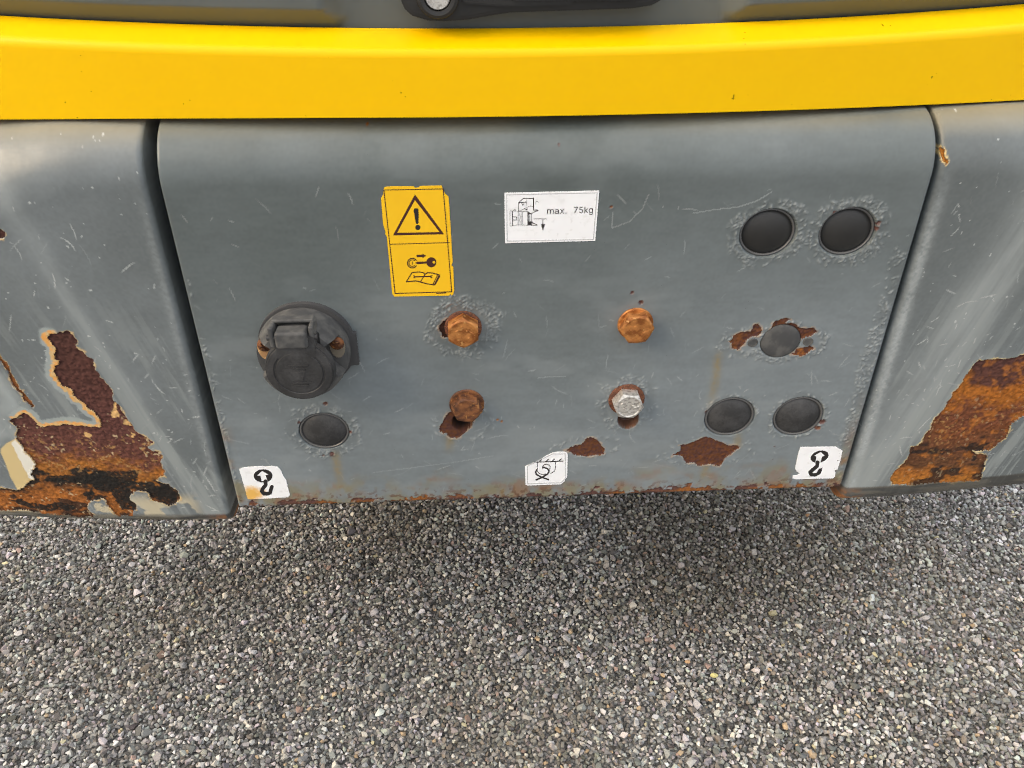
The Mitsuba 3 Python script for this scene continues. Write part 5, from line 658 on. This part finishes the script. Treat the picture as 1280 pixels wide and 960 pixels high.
def layer(x0, x1, y0, y1, sp, jit, seed):
    g = np.random.default_rng(seed)
    nx, ny = int((x1 - x0) / sp), int((y1 - y0) / (sp * 0.866))
    i, j = np.meshgrid(np.arange(nx), np.arange(ny), indexing='ij')
    x = x0 + (i + 0.5 * (j % 2)) * sp; y = y0 + j * sp * 0.866
    return np.stack([x.ravel(), y.ravel()], 1) + g.uniform(-jit, jit, (nx * ny, 2)) * sp, g
p1, g1 = layer(-1.15, 1.12, -0.22, 0.66, 0.0067, 0.36, 11)
p2, g2 = layer(-1.15, 1.12, -0.22, 0.66, 0.0125, 0.5, 12)
PP = np.vstack([p1, p2]); n = len(PP)
r = np.concatenate([np.clip(np.exp(g1.normal(math.log(0.0033), 0.22, len(p1))), 0.0026, 0.0075), np.clip(np.exp(g2.normal(math.log(0.0036), 0.30, len(p2))), 0.003, 0.0085)])
SS = np.stack([r * g1.uniform(0.95, 1.3, n), r * g1.uniform(0.8, 1.05, n), r * g1.uniform(0.6, 0.95, n)], 1)
hgt = 0.006 * (meshkit.fbm(np.stack([PP[:, 0] * 7, PP[:, 1] * 7, PP[:, 0] * 0], 1), 3, 4) - 0.5)
zz = hgt + np.concatenate([g1.uniform(-0.0015, 0.0012, len(p1)), g2.uniform(0.0015, 0.0042, len(p2))]) + 0.0
scol = stone_colours(n, g1)
dust = sm(0.45, 0.68, meshkit.fbm(np.stack([PP[:, 0] * 4.5, PP[:, 1] * 4.5, PP[:, 0] * 0 + 3], 1), 4, 6))
scol = scol * (1 - 0.25 * dust[:, None]) * np.array([1, 1, 1]) + dust[:, None] * np.array([0.030, 0.022, 0.010])
scol *= (0.82 + 0.36 * meshkit.fbm(np.stack([PP[:, 0] * 3, PP[:, 1] * 3, PP[:, 0] * 0 + 9], 1), 3, 8))[:, None]
gkey = 'gravel'
mesh, col = stones(np.column_stack([PP, zz]), SS, scol, 21)
scene[gkey] = mikit.ply(mesh, 'stone', smooth=False, color=col)
labels[gkey] = {'label': 'loose grey crushed stone gravel covering the yard', 'category': 'gravel', 'kind': 'stuff'}

# a few stones that stand out from the gravel
pebs = [((893, 844), 10.5, (0.66, 0.60, 0.26), 'pale yellow oval stone lying in the gravel at lower right'), ((1172, 787), 10, (0.15, 0.155, 0.16), 'large dark grey flat stone in the gravel at right'),
        ((519, 898), 8.5, (0.62, 0.57, 0.50), 'white lumpy stone in the gravel near the bottom'), ((723, 812), 8, (0.21, 0.125, 0.10), 'reddish brown stone in the gravel below the tie-down label'),
        ((859, 829), 8, (0.56, 0.36, 0.20), 'orange tan stone next to the pale yellow one'), ((782, 835), 7, (0.70, 0.67, 0.60), 'white rounded stone left of the orange tan one'),
        ((799, 677), 8, (0.58, 0.48, 0.38), 'cream pink stone in the dark gravel near the plate'), ((7, 704), 9, (0.66, 0.58, 0.36), 'cream yellow stone at the left border of the picture'),
        ((98, 817), 9, (0.44, 0.36, 0.32), 'pinkish grey stone in the bright gravel at left'), ((741, 912), 8, (0.68, 0.66, 0.60), 'white angular stone in the gravel at the bottom middle'),
        ((1078, 802), 8.5, (0.70, 0.67, 0.60), 'elongated white stone left of the large dark one'), ((1010, 646), 9, (0.34, 0.20, 0.11), 'brown stone just below the right lifting label')]
for i, (pp, rad, colr, lab) in enumerate(pebs):
    x, y = D['pebs'][i]; rr_ = rad / 2 * 0.00125
    p, fs = tmpl[i * 3 % len(tmpl)]
    mm = trimesh.Trimesh(p * np.array([rr_ * 1.35, rr_, rr_ * 0.8]), fs, process=False).convex_hull.subdivide_loop(1)
    mm.apply_transform(trimesh.transformations.rotation_matrix(i * 1.7, [0, 0, 1])); mm.apply_translation([x / 1000, y / 1000, 0.0085])
    key = num('pebble'); scene[key] = mikit.ply(mm, pr(base_color=colr, roughness=0.9, specular=0.2), smooth=25)
    labels[key] = {'label': lab, 'category': 'stone', 'group': 'larger stones lying in the gravel'}
